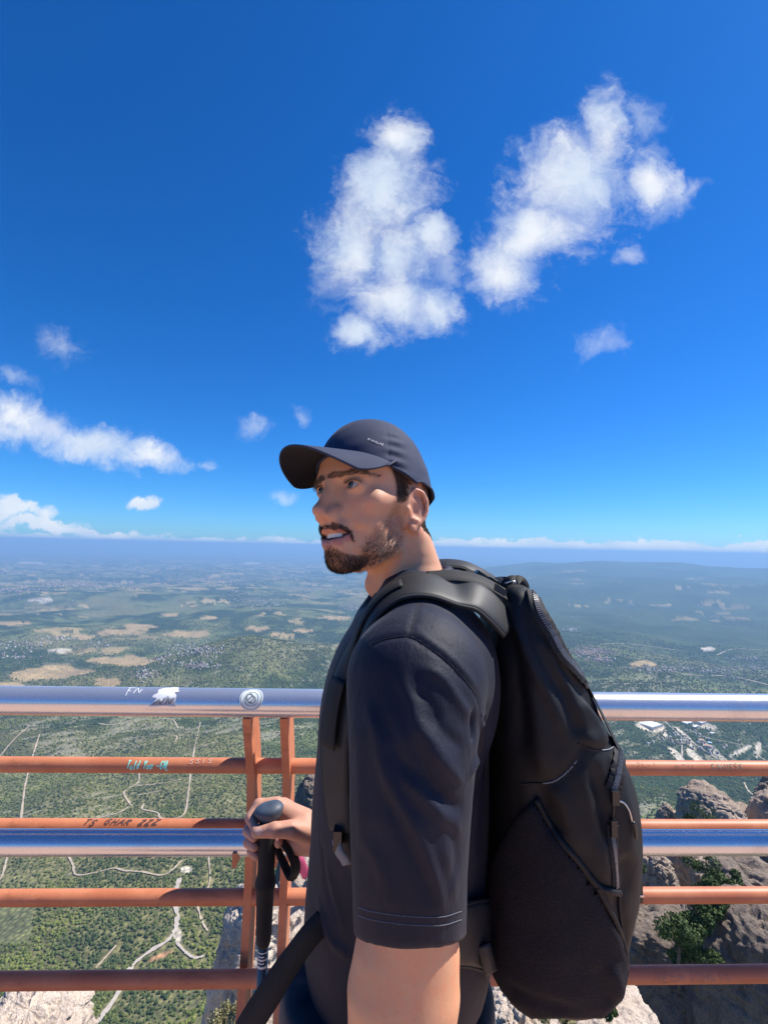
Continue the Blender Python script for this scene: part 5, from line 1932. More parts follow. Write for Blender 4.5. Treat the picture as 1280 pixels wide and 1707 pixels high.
# ---- t-shirt
def surf_strokes(v, q, strokes, bvh=None):
    """raise (or sink) soft folds along picture-placed lines that lie on the surface"""
    bv_ = bvh or bvh_of(v, q)
    e1 = v[q[:, 2]] - v[q[:, 0]]
    e2 = v[q[:, 3]] - v[q[:, 1]]
    fn = np.cross(e1, e2)
    vn = np.zeros_like(v)
    for i in range(4):
        np.add.at(vn, q[:, i], fn)
    vn /= np.linalg.norm(vn, axis=1)[:, None] + 1e-12
    disp = np.zeros(len(v))
    for pts, amp, sig in strokes:
        pp = spline(np.array(pts, float), 5 * len(pts))
        P3 = []
        for s_ in pp:
            h_, n_ = hit(bv_, *s_)
            if h_ is not None:
                P3.append(h_)
        if len(P3) < 2:
            continue
        P3 = np.array(P3)
        lo, hi_ = P3.min(0) - 3 * sig, P3.max(0) + 3 * sig
        near = np.flatnonzero(((v > lo) & (v < hi_)).all(1))
        if not len(near):
            continue
        best = np.full(len(near), 9.0)
        bt = np.zeros(len(near))
        n_s = len(P3) - 1
        for i in range(n_s):
            a, b = P3[i], P3[i + 1]
            ab = b - a
            t_ = np.clip(((v[near] - a) @ ab) / (ab @ ab + 1e-12), 0, 1)
            d_ = np.linalg.norm(v[near] - a - t_[:, None] * ab, axis=1)
            up_ = d_ < best
            best = np.where(up_, d_, best)
            bt = np.where(up_, (i + t_) / n_s, bt)
        taper = np.clip(np.minimum(bt, 1 - bt) * 5, 0, 1) ** 0.7 * 0.85 + 0.15
        disp[near] += amp * taper * np.exp(-(best / sig) ** 2)
    return v + vn * disp[:, None], vn


fs_ = Field((-0.22, 0.40, 0.86), (0.27, 1.12, 1.62), 0.0037)
fs_.ell(P(672, 1150, 0.775), (0.118, 0.165, 0.14), 0.0)
fs_.ell(P(670, 1250, 0.770), (0.130, 0.168, 0.17), 0.04)
fs_.ell(P(664, 1400, 0.762), (0.134, 0.160, 0.17), 0.05)
fs_.ell(P(662, 1545, 0.755), (0.140, 0.165, 0.16), 0.05)
fs_.chain([P(694, 1002, 0.79), P(698, 1045, 0.70), P(697, 1112, 0.600)], [0.072, 0.066, 0.062], 0.05)
fs_.chain([P(690, 1012, 0.79), np.array([0.05, 0.885, 1.470]), np.array([0.055, 0.925, 1.415])], [0.066, 0.062, 0.062], 0.05)
fs_.ell(P(694, 1135, 0.578), (0.078, 0.062, 0.076), 0.03)
fs_.chain([P(694, 1140, 0.573), P(688, 1220, 0.548), P(684, 1330, 0.528), P(682, 1450, 0.514), P(683, 1640, 0.500)], [0.073, 0.072, 0.0655, 0.0600, 0.0560], 0.025)
fs_.chain([np.array([0.055, 0.930, 1.41]), np.array([0.085, 0.960, 1.22])], [0.066, 0.062], 0.03)
# shoulder blade and chest fullness
fs_.ell(P(770, 1140, 0.68), (0.05, 0.07, 0.09), 0.05)
# neckline, sleeve hem and bottom hem
fs_.plane(P(715, 952, 0.76), np.array([0.10, 0, 1.0]))
nk = P(690, 1010, 0.79)
fs_.chain([P(674, 945, 0.785), P(680, 985, 0.786)], [0.050, 0.046], 0.004, 's')
fs_.ell(P(630, 985, 0.78), (0.045, 0.045, 0.03), 0.02, 's')
a0_ = P(683, 1548, 0.503)
ax_d = P(683, 1640, 0.500) - P(682, 1450, 0.514)
ax_d /= np.linalg.norm(ax_d)
gx, gy, gz = np.meshgrid(*fs_.ax, indexing='ij', sparse=True)
alongd = (gx - a0_[0]) * ax_d[0] + (gy - a0_[1]) * ax_d[1] + (gz - a0_[2]) * ax_d[2]
alongd = alongd + 0.42 * (a0_[1] - gy) - 0.006
slv = (gy < 0.572 + 0 * gx + 0 * gz)
fs_.D = np.where(slv, np.maximum(fs_.D, alongd), fs_.D).astype(np.float32)
fs_.plane(P(640, 1612, 0.74), np.array([0.0, 0, -1.0]))
sv_, sq_ = fs_.surface(2)
fs_ = None
FOLD = [
    ([(697, 1110), (739, 1132), (767, 1175), (784, 1196)], 0.0040, 0.011), ([(666, 1127), (686, 1169), (700, 1213), (742, 1264), (766, 1284)], 0.0050, 0.011),
    ([(612, 1175), (624, 1211), (635, 1253), (652, 1310)], 0.0036, 0.012), ([(717, 1250), (741, 1280), (772, 1303)], 0.0048, 0.008),
    ([(670, 1295), (717, 1339), (768, 1384)], 0.0044, 0.010), ([(628, 1255), (658, 1324), (694, 1384), (717, 1443), (740, 1520)], 0.0050, 0.011),
    ([(690, 1240), (720, 1300), (745, 1330)], -0.0040, 0.009), ([(645, 1330), (672, 1390), (700, 1450), (722, 1510)], -0.0042, 0.010),
    ([(787, 1188), (789, 1215), (788, 1238)], -0.0080, 0.007), ([(800, 1192), (803, 1222), (796, 1262), (780, 1300)], 0.0050, 0.008),
    ([(715, 1190), (745, 1225), (775, 1250)], -0.0034, 0.010), ([(640, 1190), (660, 1250), (680, 1290)], -0.0032, 0.010),
    ([(610, 1400), (640, 1460), (655, 1520)], 0.0024, 0.014), ([(730, 1400), (750, 1450), (758, 1500)], 0.0022, 0.012),
    ([(740, 1340), (760, 1420), (745, 1480)], -0.0022, 0.010), ([(690, 1150), (715, 1170), (735, 1205)], -0.0026, 0.009),
    ([(800, 1300), (790, 1400), (785, 1480)], 0.004, 0.012), ([(815, 1240), (800, 1330), (795, 1430)], -0.004, 0.010),
    ([(545, 1440), (560, 1500), (575, 1560)], 0.004, 0.012), ([(535, 1400), (545, 1480), (565, 1540)], -0.003, 0.010), ([(530, 1500), (555, 1570), (590, 1598)], 0.005, 0.012),
    ([(690, 1275), (735, 1328), (772, 1350)], -0.0030, 0.006), ([(770, 1120), (800, 1180), (818, 1250)], 0.0025, 0.012),
    ([(598, 1240), (600, 1330), (604, 1420)], 0.0022, 0.012),
    # seams: shoulder, armhole, double stitched hem
    ([(697, 1005), (690, 1035), (683, 1062)], -0.0016, 0.0035), ([(621, 1073), (648, 1064), (683, 1062), (714, 1079), (753, 1110), (790, 1155), (804, 1197), (801, 1226)], -0.0022, 0.0040),
    ([(694, 1050), (714, 1070), (755, 1102), (795, 1150)], 0.0016, 0.006),
]
sv_, vn_ = surf_strokes(sv_, sq_, [(a, b * (0.78 if c > 0.0065 else 1), c * (0.62 if c > 0.0065 else 1)) for a, b, c in FOLD])
ry_ = fbm_np(sv_ * np.array([18, 18, 7.0]), 3, 8) - 0.5
sv_ = sv_ + vn_ * (ry_ * 0.0022)[:, None]
m_shirt, t, b = new_mat('navy_black_jersey')
ob_ = t.obj()
knit = t.math('ADD', t.math('MULTIPLY', t.noise(ob_, 1100.0, 2.0, 0.5), 0.35), t.math('MULTIPLY', t.noise(t.scale(ob_, (1.0, 1.0, 0.45)), 55.0, 5.0, 0.6), 2.2))
bset(t, b, color=t.mix(t.ramp(t.noise(ob_, 14.0, 3.0), 0.3, 0.7), (0.0092, 0.0112, 0.023), (0.0132, 0.0150, 0.029)), rough=0.62, spec=0.24, sheen=0.06, sheen_rough=0.4, normal=t.bump(knit, 0.6, 0.0016))
shirt = link('t_shirt', pydata('t_shirt', sv_, sq_), m_shirt, person)
shirt_bvh = bvh_of(sv_, sq_)
m_stitch = simple_mat('grey_thread', (0.20, 0.22, 0.25), 0.8)
m_seam = simple_mat('seam_dark', (0.006, 0.006, 0.010), 0.9)


def on_surf(bvh, pts, n, lift):
    out_, nr = [], []
    for s_ in spline(np.array(pts, float), n):
        p_, n_ = hit(bvh, *s_)
        if p_ is not None:
            out_.append(p_ + n_ * lift)
            nr.append(n_)
    return np.array(out_), np.array(nr)


for hy in (0, 14):
    p_, n_ = on_surf(shirt_bvh, [(597, 1513 + hy), (625, 1521 + hy), (680, 1528 + hy), (735, 1529 + hy), (768, 1520 + hy)], 90, 0.0003)
    st_m = MB()
    for i in range(0, len(p_) - 1, 2):
        st_m.tube([p_[i], p_[i + 1]], 0.00042, 4)
    st_m.build('hem_stitching', m_stitch, shirt)
for line in ([(697, 1007), (690, 1035), (684, 1061)], [(622, 1073), (648, 1064), (683, 1062), (714, 1079), (753, 1110), (790, 1155), (803, 1195)]):
    p_, n_ = on_surf(shirt_bvh, line, 40, 0.0001)
    MB().tube(p_, 0.0006, 5).build('seam', m_seam, shirt, True)
# ribbed collar
colr_ = []
fwd_c, up_c = np.array([-1.0, 0, 0]), np.array([0, 0, 1.0])
for q in np.linspace(0, 2 * math.pi, 61):
    c0 = np.array(P(683, 985, 0.785))
    colr_.append(c0 + np.array([-0.060 * math.cos(q) + 0.004, -0.058 * math.sin(q), -0.022 * math.cos(q) + 0.012]))
MB().tube(np.array(colr_), 0.0055, 10, False, flat=1.6).build('collar', m_shirt, shirt, True)

# ---- trousers and shoes
fp_ = Field((-0.22, 0.50, 0.06), (0.28, 1.05, 1.06), 0.007)
fp_.ell(P(655, 1665, 0.745), (0.150, 0.165, 0.15), 0.0)
fp_.ell(P(560, 1680, 0.70), (0.075, 0.085, 0.085), 0.05)
for yy_, xx_ in ((0.655, 0.0), (0.86, 0.05)):
    fp_.chain([np.array([0.0, yy_, 0.86]), np.array([xx_ - 0.02, yy_, 0.47]), np.array([xx_ + 0.02, yy_, 0.10])], [0.108, 0.078, 0.062], 0.04)
fp_.plane(np.array([0, 0, 0.985]), np.array([0.1, 0, 1.0]))
pv_, pq_ = fp_.surface(1)
pv_, vn_ = surf_strokes(pv_, pq_, [([(500, 1640), (540, 1660), (590, 1690)], 0.006, 0.012), ([(520, 1610), (560, 1630), (600, 1640)], 0.007, 0.012), ([(505, 1665), (550, 1690)], -0.005, 0.010), ([(770, 1640), (800, 1680)], 0.005, 0.012)])
pv_ = pv_ + vn_ * ((fbm_np(pv_ * np.array([14, 14, 8.0]), 3, 28) - 0.5) * 0.010)[:, None]
m_pant = simple_mat('navy_trousers', (0.012, 0.014, 0.026), 0.7, var=0.2, vscale=20.0, bump=0.3, bscale=900.0, sheen=0.15)
link('trousers', pydata('trousers', pv_, pq_), m_pant, person)
m_shoe = simple_mat('hiking_shoe', (0.05, 0.045, 0.04), 0.8, var=0.2)
for yy_, xx_ in ((0.655, 0.02), (0.86, 0.07)):
    ff = Field((xx_ - 0.26, yy_ - 0.08, 0.0 - 0.02), (xx_ + 0.12, yy_ + 0.08, 0.16), 0.006)
    ff.ell((xx_ - 0.07, yy_, 0.03), (0.155, 0.050, 0.045), 0.0)
    ff.ell((xx_ + 0.01, yy_, 0.055), (0.060, 0.046, 0.075), 0.03)
    ff.plane((0, 0, 0.0), (0, 0, -1.0))
    v_, q_ = ff.surface(1)
    link('shoe', pydata('shoe', v_, q_), m_shoe, person)
# ================================================================== backpack
m_pack, t, b = new_mat('charcoal_nylon')
ob_ = t.obj()
rip = t.noise(ob_, 900.0, 2.0)
wrk = t.noise(t.scale(ob_, (1, 1, 0.6)), 26.0, 4.0, 0.55)
bset(t, b, color=t.mix(t.ramp(t.noise(ob_, 9.0, 4.0), 0.3, 0.7), (0.011, 0.0115, 0.013), (0.016, 0.016, 0.018)), rough=0.6, spec=0.28,
     normal=t.bump(rip, 0.25, 0.0006, t.bump(wrk, 0.5, 0.005)))
m_mesh, t, b = new_mat('black_mesh_cloth')
ob_ = t.obj()
net = t.voronoi(ob_, 420.0)
bset(t, b, color=t.mix(t.ramp(net, 0.2, 0.6), (0.017, 0.016, 0.022), (0.009, 0.009, 0.013)), rough=0.85, spec=0.25, normal=t.bump(net, 0.4, 0.0012))
m_web, t, b = new_mat('black_webbing')
ob_ = t.obj()
bset(t, b, color=t.mix(t.noise(ob_, 60.0, 3.0), (0.012, 0.012, 0.013), (0.022, 0.022, 0.023)), rough=0.7, spec=0.35, normal=t.bump(t.noise(ob_, 700.0, 2.0), 0.4, 0.0008))
m_pad, t, b = new_mat('padded_strap_cloth')
ob_ = t.obj()
bset(t, b, color=t.mix(t.ramp(t.noise(ob_, 30.0, 4.0), 0.3, 0.7), (0.015, 0.016, 0.018), (0.022, 0.023, 0.025)), rough=0.55, spec=0.4, normal=t.bump(t.noise(ob_, 800.0, 2.0), 0.3, 0.0006))
m_zip = simple_mat('zip_teeth', (0.10, 0.10, 0.11), 0.35, spec=0.7)
m_pipe = simple_mat('grey_piping', (0.20, 0.21, 0.22), 0.5)
m_buck = simple_mat('black_plastic', (0.015, 0.015, 0.016), 0.3, spec=0.6)
m_metal = simple_mat('grey_metal', (0.55, 0.55, 0.56), 0.3, metal=1.0)

LEV = np.array([(974, 869, 884, .02), (980, 857, 891, .06), (990, 850, 900, .088), (1010, 844, 917, .105), (1040, 838, 935, .117), (1090, 829, 960, .127), (1150, 826, 990, .132), (1220, 828, 1019, .137),
                (1300, 828, 1057, .140), (1360, 826, 1071, .142), (1420, 822, 1075, .142), (1500, 816, 1066, .140), (1570, 812, 1047, .136), (1620, 816, 1036, .128),
                (1655, 832, 1020, .114), (1678, 868, 1000, .088), (1689, 905, 985, .055), (1693, 930, 970, .02)], float)
PKD, PKZ, PKY = 0.675, 0.655, 0.775
nz_, na2 = 190, 168
ss = np.linspace(0, len(LEV) - 1, nz_)
sm_ = spline(LEV, nz_)
pv, pf = [], []
for i in range(nz_):
    py_, xf, xb, wd = sm_[i]
    a, b_ = P(xf, py_, PKD), P(xb, py_, PKD)
    a[2], b_[2] = P(xf, py_, PKZ)[2], P(xb, py_, PKZ)[2]
    cx, hx_ = 0.5 * (a[0] + b_[0]), 0.5 * (b_[0] - a[0])
    cz = 0.5 * (a[2] + b_[2])
    tilt = (b_[2] - a[2]) / max(2 * hx_, 1e-6)
    for k in range(na2):
        an = 2 * math.pi * k / na2
        c_, s_ = math.cos(an), math.sin(an)
        e_ = 2 / 2.7
        ux, uy = math.copysign(abs(c_) ** e_, c_), math.copysign(abs(s_) ** e_, s_)
        pv.append((cx + hx_ * ux, PKY + wd * uy, cz + tilt * hx_ * ux))
pv = np.array(pv)
pf = np.array([(i * na2 + k, (i + 1) * na2 + k, (i + 1) * na2 + (k + 1) % na2, i * na2 + (k + 1) % na2) for i in range(nz_ - 1) for k in range(na2)])
ZIP1 = [(887, 986), (898, 1019), (920, 1057), (936, 1088), (958, 1115), (981, 1145), (1001, 1170), (1022, 1203), (1032, 1242), (1029, 1286), (1021, 1318)]
ZIP2 = [(1021, 1375), (1021, 1400), (1023, 1430), (1026, 1480)]
PFOLD = [
    ([(852, 1008), (866, 1049), (884, 1102), (910, 1150), (935, 1200), (952, 1240)], 0.0070, 0.010), ([(868, 1010), (890, 1070), (915, 1110), (940, 1160)], -0.0060, 0.010),
    ([(900, 1060), (925, 1105), (952, 1160), (975, 1215)], 0.0045, 0.009), ([(930, 1130), (955, 1190), (965, 1235)], -0.0050, 0.010),
    ([(838, 1040), (856, 1100), (866, 1180), (868, 1260)], -0.0080, 0.014), ([(876, 1110), (890, 1180), (900, 1240), (905, 1290)], 0.0050, 0.012),
    (ZIP1, 0.0022, 0.009), ([(q[0] - 13, q[1] + 6) for q in ZIP1], -0.0045, 0.007),
    ([(963, 1239), (985, 1249), (1002, 1251), (1026, 1243)], -0.0035, 0.006), ([(965, 1225), (990, 1234), (1015, 1228)], 0.004, 0.010),
    ([(878, 1304), (920, 1304), (946, 1286), (963, 1266), (972, 1238)], -0.0045, 0.006), ([(970, 1170), (990, 1195), (1005, 1225)], 0.0040, 0.010),
    ([(965, 1275), (985, 1350), (1000, 1420), (1012, 1480)], 0.0070, 0.011), ([(985, 1285), (1003, 1350), (1012, 1410)], -0.0065, 0.011), ([(892, 1310), (915, 1360), (932, 1396)], -0.0080, 0.012),
    ([(930, 1310), (950, 1370), (970, 1420)], 0.0040, 0.016),
    ([(1040, 1330), (1052, 1380), (1050, 1440)], 0.0030, 0.012), ([(1035, 1430), (1045, 1460), (1040, 1500)], -0.0050, 0.012), ([(1028, 1490), (1038, 1540), (1040, 1580)], -0.0040, 0.008),
    ([(1008, 1600), (1018, 1630), (1024, 1655)], 0.0060, 0.010), ([(990, 1600), (1002, 1640), (1010, 1665)], -0.0050, 0.010),
    ([(860, 1420), (880, 1500), (900, 1580)], -0.0025, 0.018), ([(900, 1440), (930, 1540), (940, 1610)], 0.0025, 0.02), ([(850, 1640), (900, 1660), (960, 1672)], -0.004, 0.010),
]
pv, pn_ = surf_strokes(pv, pf, PFOLD)
pv = pv + pn_ * ((fbm_np(pv * np.array([16, 16, 9.0]), 4, 18) - 0.5) * 0.010)[:, None]
backpack = empty('backpack', tuple(P(930, 1690, 0.775)))
tag(backpack, 'black hiking backpack with side mesh pocket worn on the man\'s back', 'backpack')
pbody = link('pack_body', pydata('pack_body', pv, pf), m_pack, backpack)
pack_bvh = bvh_of(pv, pf)

# side pocket: a second layer of mesh cloth over the lower near side
ppx, ppy = to_px(pv)
POCK = np.array([(838, 1395), (870, 1345), (893, 1330), (928, 1392), (960, 1432), (996, 1478), (1015, 1520), (1032, 1556), (1041, 1585), (1040, 1620), (1030, 1660), (1000, 1690), (880, 1690), (800, 1640), (805, 1480)], float)
# the far side carries the same pocket: test by side position, not by view
nearside = np.abs(pv[:, 1] - PKY) > 0.045
inp = inside(POCK, ppx, ppy) & nearside & (pv[:, 1] < PKY)
fsel = inp[pf].all(1)
used_ = np.unique(pf[fsel])
remap = -np.ones(len(pv), int)
remap[used_] = np.arange(len(used_))
edge_in = blur(pv, pf, inp, 3)
off_ = 0.0012 + 0.0065 * sstep(edge_in, 0.5, 1.0)
pk = pydata('side_pocket', (pv + pn_ * off_[:, None])[used_], remap[pf[fsel]])
pocket = link('side_pocket', pk, m_mesh, backpack)
pocket_bvh = bvh_of((pv + pn_ * off_[:, None])[used_], remap[pf[fsel]])


def piping(name, pts, rad, mat, bvh, parent, n=40, lift=0.0, r2=None):
    p_, n_ = on_surf(bvh, pts, n, lift)
    if len(p_) < 2:
        return None
    r_l = np.full(len(p_), rad)
    if r2 is not None:
        r_l = np.linspace(rad, r2, len(p_))
    return MB().tube(p_, r_l, 8).build(name, mat, parent, True)


piping('pocket_hem', [(893, 1331), (912, 1368), (930, 1395), (960, 1432), (994, 1474), (1015, 1483), (1031, 1488)], 0.0040, m_pack, pack_bvh, pocket, lift=0.002)
piping('pocket_hem', [(994, 1475), (1010, 1508), (1026, 1542), (1038, 1580), (1040, 1610)], 0.0034, m_pack, pack_bvh, pocket, lift=0.003)
piping('pocket_edge', [(1031, 1488), (1032, 1520), (1038, 1560)], 0.0016, m_pack, pack_bvh, pocket, lift=0.001)
piping('seam_piping', [(905, 1306), (925, 1302), (946, 1286), (958, 1272), (963, 1264)], 0.0009, m_pipe, pack_bvh, pbody, lift=0.0006)
piping('seam', [(868, 1308), (885, 1306), (905, 1306)], 0.0009, m_web, pack_bvh, pbody, lift=0.0004)
piping('seam', [(963, 1239), (985, 1249), (1003, 1251)], 0.0009, m_web, pack_bvh, pbody, lift=0.0004)
piping('seam_piping', [(1003, 1251), (1016, 1249), (1026, 1243)], 0.0008, m_pipe, pack_bvh, pbody, lift=0.0005)


def zipper(pts, n, rad):
    p_, n_ = on_surf(pack_bvh, pts, n, 0.001)
    z = MB().ribbon(p_, n_, rad * 5.5, 0.0016).build('zipper', m_web, backpack, True)
    tm = MB()
    for i in range(0, len(p_) - 1):
        tg = p_[i + 1] - p_[i]
        tg /= np.linalg.norm(tg) + 1e-9
        sd_ = np.cross(tg, n_[i])
        o_ = p_[i] + n_[i] * 0.0016
        tm.box(o_, (rad * 0.95, 0.0008, 0.0010), np.stack([sd_, tg, n_[i]], 1))
    o = tm.build('zip_teeth', m_zip, z)
    tag(o, kind='stuff')


zipper(ZIP1, 120, 0.0040)
zipper(ZIP2, 60, 0.0026)
# zip pulls with their cords
pz, nz2 = hit(pack_bvh, 1022, 1328)
MB().box(pz + nz2 * 0.004, (0.0045, 0.0035, 0.008)).build('zip_pull', m_buck, backpack)
p_, n_ = on_surf(pack_bvh, [(1026, 1333), (1036, 1338), (1045, 1350), (1050, 1368)], 16, 0.004)
if len(p_) > 2:
    cd = MB().tube(p_, 0.0011, 6).build('zip_cord', m_metal, backpack, True)
p_, n_ = on_surf(pack_bvh, [(1051, 1368), (1054, 1382), (1055, 1398)], 8, 0.004)
if len(p_) > 2:
    MB().tube(p_, [0.0022] * (len(p_) - 1) + [0.0012], 8).build('cord_end', m_buck, backpack, True)
pz, nz2 = hit(pack_bvh, 1021, 1378)
MB().box(pz + nz2 * 0.004, (0.0035, 0.0035, 0.010)).build('zip_pull', m_buck, backpack)
p_, n_ = on_surf(pack_bvh, [(1022, 1338), (1021, 1356), (1020, 1372)], 10, 0.003)
if len(p_) > 2:
    MB().tube(p_, 0.0011, 6).build('zip_cord', m_buck, backpack, True)
# buckle and loop on the outer edge
eb = P(1058, 1480, 0.675)
MB().box(eb, (0.006, 0.010, 0.014)).build('buckle', m_buck, backpack)
MB().box(eb + np.array([0, -0.001, -0.004]), (0.0066, 0.0106, 0.0012)).build('buckle_bar', m_metal, backpack)
lp = [eb + np.array([0.004 * math.cos(q) - 0.002, 0, -0.028 + 0.012 * math.sin(q)]) for q in np.linspace(0, 2 * math.pi, 17)]
MB().tube(lp, 0.0016, 6, False).build('cord_loop', m_web, backpack, True)

# ---- shoulder straps
SP = [(846, 1046, .665), (828, 1022, .664), (800, 996, .664), (765, 979, .664), (725, 972, .664), (685, 973, .664), (648, 988, .664), (612, 1022, .66), (584, 1062, .655), (560, 1108, .648), (543, 1160, .640), (533, 1220, .632), (534, 1280, .628), (544, 1340, .624), (558, 1390, .62)]
raw = spline(np.array([P(*q) for q in SP]), 90)
pts3, nrm3 = [], []
for i, p_ in enumerate(raw):
    q_, n_ = nearest(shirt_bvh, p_)
    if np.linalg.norm(q_ - p_) < 0.075 and i > 16:
        pts3.append(q_ + n_ * 0.0075)
        nrm3.append(n_)
    else:
        pts3.append(p_)
        nrm3.append(np.array([0.25, -0.55, 0.8]))
pts3, nrm3 = np.array(pts3), np.array(nrm3)
for _ in range(8):
    pts3[1:-1] = 0.5 * pts3[1:-1] + 0.25 * (pts3[:-2] + pts3[2:])
    nrm3[1:-1] = 0.5 * nrm3[1:-1] + 0.25 * (nrm3[:-2] + nrm3[2:])
nrm3 /= np.linalg.norm(nrm3, axis=1)[:, None]


def padded(pts, nr, width, thick, name, mat, parent, edge=True):
    """padded strap: lens-shaped section with bound edges"""
    m_ = len(pts)
    tan = np.gradient(pts, axis=0)
    tan /= np.linalg.norm(tan, axis=1)[:, None]
    V, Fq, k = [], [], 20
    wd = np.full(m_, width) if np.isscalar(width) else np.asarray(width)
    L_, R_ = [], []
    for i in range(m_):
        sd_ = np.cross(tan[i], nr[i])
        sd_ /= np.linalg.norm(sd_)
        nn = np.cross(sd_, tan[i])
        for j in range(k):
            an = 2 * math.pi * j / k
            c_, s_ = math.cos(an), math.sin(an)
            V.append(pts[i] + sd_ * wd[i] / 2 * math.copysign(abs(c_) ** 0.7, c_) + nn * thick / 2 * math.copysign(abs(s_) ** 0.6, s_))
        L_.append(pts[i] - sd_ * wd[i] / 2)
        R_.append(pts[i] + sd_ * wd[i] / 2)
    for i in range(m_ - 1):
        for j in range(k):
            Fq.append((i * k + j, (i + 1) * k + j, (i + 1) * k + (j + 1) % k, i * k + (j + 1) % k))
    Fq += [tuple(range(k)), tuple((m_ - 1) * k + j for j in range(k))[::-1]]
    o = MB().add(V, Fq).build(name, mat, parent, True)
    if edge:
        for e_ in (L_, R_):
            MB().tube(np.array(e_), 0.0030, 8).build('edge_binding', m_web, o, True)
    return o


wprof = np.interp(np.linspace(0, 1, 90), [0, .1, .25, .6, .85, 1], [.044, .056, .066, .066, .056, .038])
strap = padded(pts3, nrm3, wprof, 0.0105, 'shoulder_strap', m_pad, backpack)
# webbing stitched along the strap, loose end with a square flap
MB().ribbon(pts3[34:66] + nrm3[34:66] * 0.0078, nrm3[34:66], 0.024, 0.002).build('strap_webbing', m_web, strap, True)
fl_ = pts3[60:74] + nrm3[60:74] * 0.012
MB().ribbon(fl_, nrm3[60:74], 0.034, 0.003).build('strap_flap', m_web, strap, True)
# lower end: buckle, webbing running back under the arm
be = pts3[-1]
MB().box(be + nrm3[-1] * 0.006 + np.array([0.002, -0.002, -0.004]), (0.005, 0.012, 0.012)).build('strap_buckle', m_buck, backpack)
web = spline(np.array([P(560, 1392, .615), P(572, 1425, .612), P(584, 1450, .61), P(640, 1500, .60), P(740, 1560, .60), P(815, 1600, .64)]), 40)
wn = []
for i in range(len(web)):
    q_, n_ = nearest(shirt_bvh, web[i])
    if np.linalg.norm(q_ - web[i]) < 0.06:
        web[i] = q_ + n_ * 0.004
    wn.append(n_)
MB().ribbon(web, np.array(wn), 0.020, 0.002).build('adjusting_webbing', m_web, backpack, True)
lo_w = spline(np.array([P(560, 1400, .612), P(565, 1420, .607), P(573, 1432, .606), P(578, 1442, .607)]), 12)
MB().ribbon(lo_w, np.array([-0.3, -0.95, 0]), 0.012, 0.002).build('loose_webbing_end', m_pipe, backpack, True)

# far strap, haul loop and load lifters on top
far = spline(np.array([P(716, 950, .88), P(740, 941, .885), P(775, 944, .88), P(808, 962, .86), P(846, 990, .80)]), 36)
padded(far, np.tile(np.array([0.2, -0.3, 0.93]), (36, 1)), 0.040, 0.012, 'shoulder_strap', m_pad, backpack)
ll = spline(np.array([P(712, 962, .70), P(760, 960, .70), P(800, 968, .70), P(838, 988, .70), P(856, 1000, .70)]), 30)
MB().ribbon(ll, np.array([0.25, -0.45, 0.85]), 0.030, 0.0025).build('load_lifter', m_web, backpack, True)
ll2 = spline(np.array([P(770, 958, .80), P(795, 958, .79), P(820, 970, .78), P(850, 988, .76)]), 24)
MB().ribbon(ll2, np.array([0.1, -0.5, 0.85]), 0.020, 0.003).build('load_lifter', m_web, backpack, True)
for q, sz in (((802, 962, .775), (.011, .009, .006)), ((822, 972, .765), (.010, .008, .005)), ((832, 984, .70), (.009, .008, .005))):
    th = 0.6
    MB().box(P(*q), sz, np.array([[math.cos(th), 0, math.sin(th)], [0, 1, 0], [-math.sin(th), 0, math.cos(th)]])).build('ladder_buckle', m_buck, backpack)
for dx_, s_ in ((0, 1), (9, -1)):
    hl = spline(np.array([P(838 + dx_, 992, .72), P(844 + dx_, 974, .72), P(856 + dx_, 968, .72), P(864 + dx_, 978, .72), P(862 + dx_, 992, .72)]), 22)
    MB().ribbon(hl, np.array([0, -1.0, 0.1]), 0.016, 0.004).build('haul_loop', m_web, backpack, True)
MB().tube(spline(np.array([P(842, 972, .70), P(856, 969, .70), P(860, 973, .70)]), 8), 0.0012, 6).build('cord_tip', m_metal, backpack, True)
# ---- hip belt and its loose end
hb = []
for q in [(822, 1560, .665), (800, 1560, .63), (770, 1565, .61), (735, 1570, .60), (700, 1575, .592), (670, 1580, .592)]:
    p_ = P(*q)
    s_, n_ = nearest(shirt_bvh, p_)
    hb.append(np.concatenate([s_ + n_ * 0.006, n_]))
hb = spline(np.array(hb), 50)
nrh = hb[:, 3:] / np.linalg.norm(hb[:, 3:], axis=1)[:, None]
padded(hb[:, :3], nrh, np.interp(np.linspace(0, 1, 50), [0, .4, .7, 1], [.075, .065, .05, .03]), 0.012, 'hip_belt', m_pad, backpack)
lse = spline(np.array([P(540, 1535, .655), P(515, 1562, .645), P(480, 1610, .635), P(450, 1656, .625), P(415, 1712, .615), P(385, 1770, .61)]), 40)
MB().ribbon(lse, np.tile(np.array([0.25, -0.9, 0.3]), (40, 1)), np.interp(np.linspace(0, 1, 40), [0, .3, .6, 1], [.030, .030, .034, .034]), 0.003).build('loose_belt_end', m_web, backpack, True)
MB().ribbon(spline(np.array([P(806, 1575, .632), P(812, 1600, .630), P(818, 1622, .634)]), 10), np.array([0.2, -1, 0.1]), 0.018, 0.004).build('belt_tab', m_pad, backpack, True)

# ================================================================== trekking pole
m_grip = simple_mat('black_foam', (0.010, 0.010, 0.011), 0.85, bump=0.5, bscale=600.0)
m_knob = simple_mat('blue_grey_rubber', (0.055, 0.075, 0.105), 0.55, var=0.15, vscale=60.0)
m_alu = simple_mat('brown_anodised_shaft', (0.22, 0.17, 0.14), 0.35, metal=0.8)
m_print = simple_mat('shaft_print', (0.66, 0.62, 0.58), 0.5)
pt = P(447, 1352, PD)
pole = empty('trekking_pole', (pt[0], pt[1], 0.0))
tag(pole, 'trekking pole with black foam grip and blue grey knob in the man\'s hand', 'trekking pole')


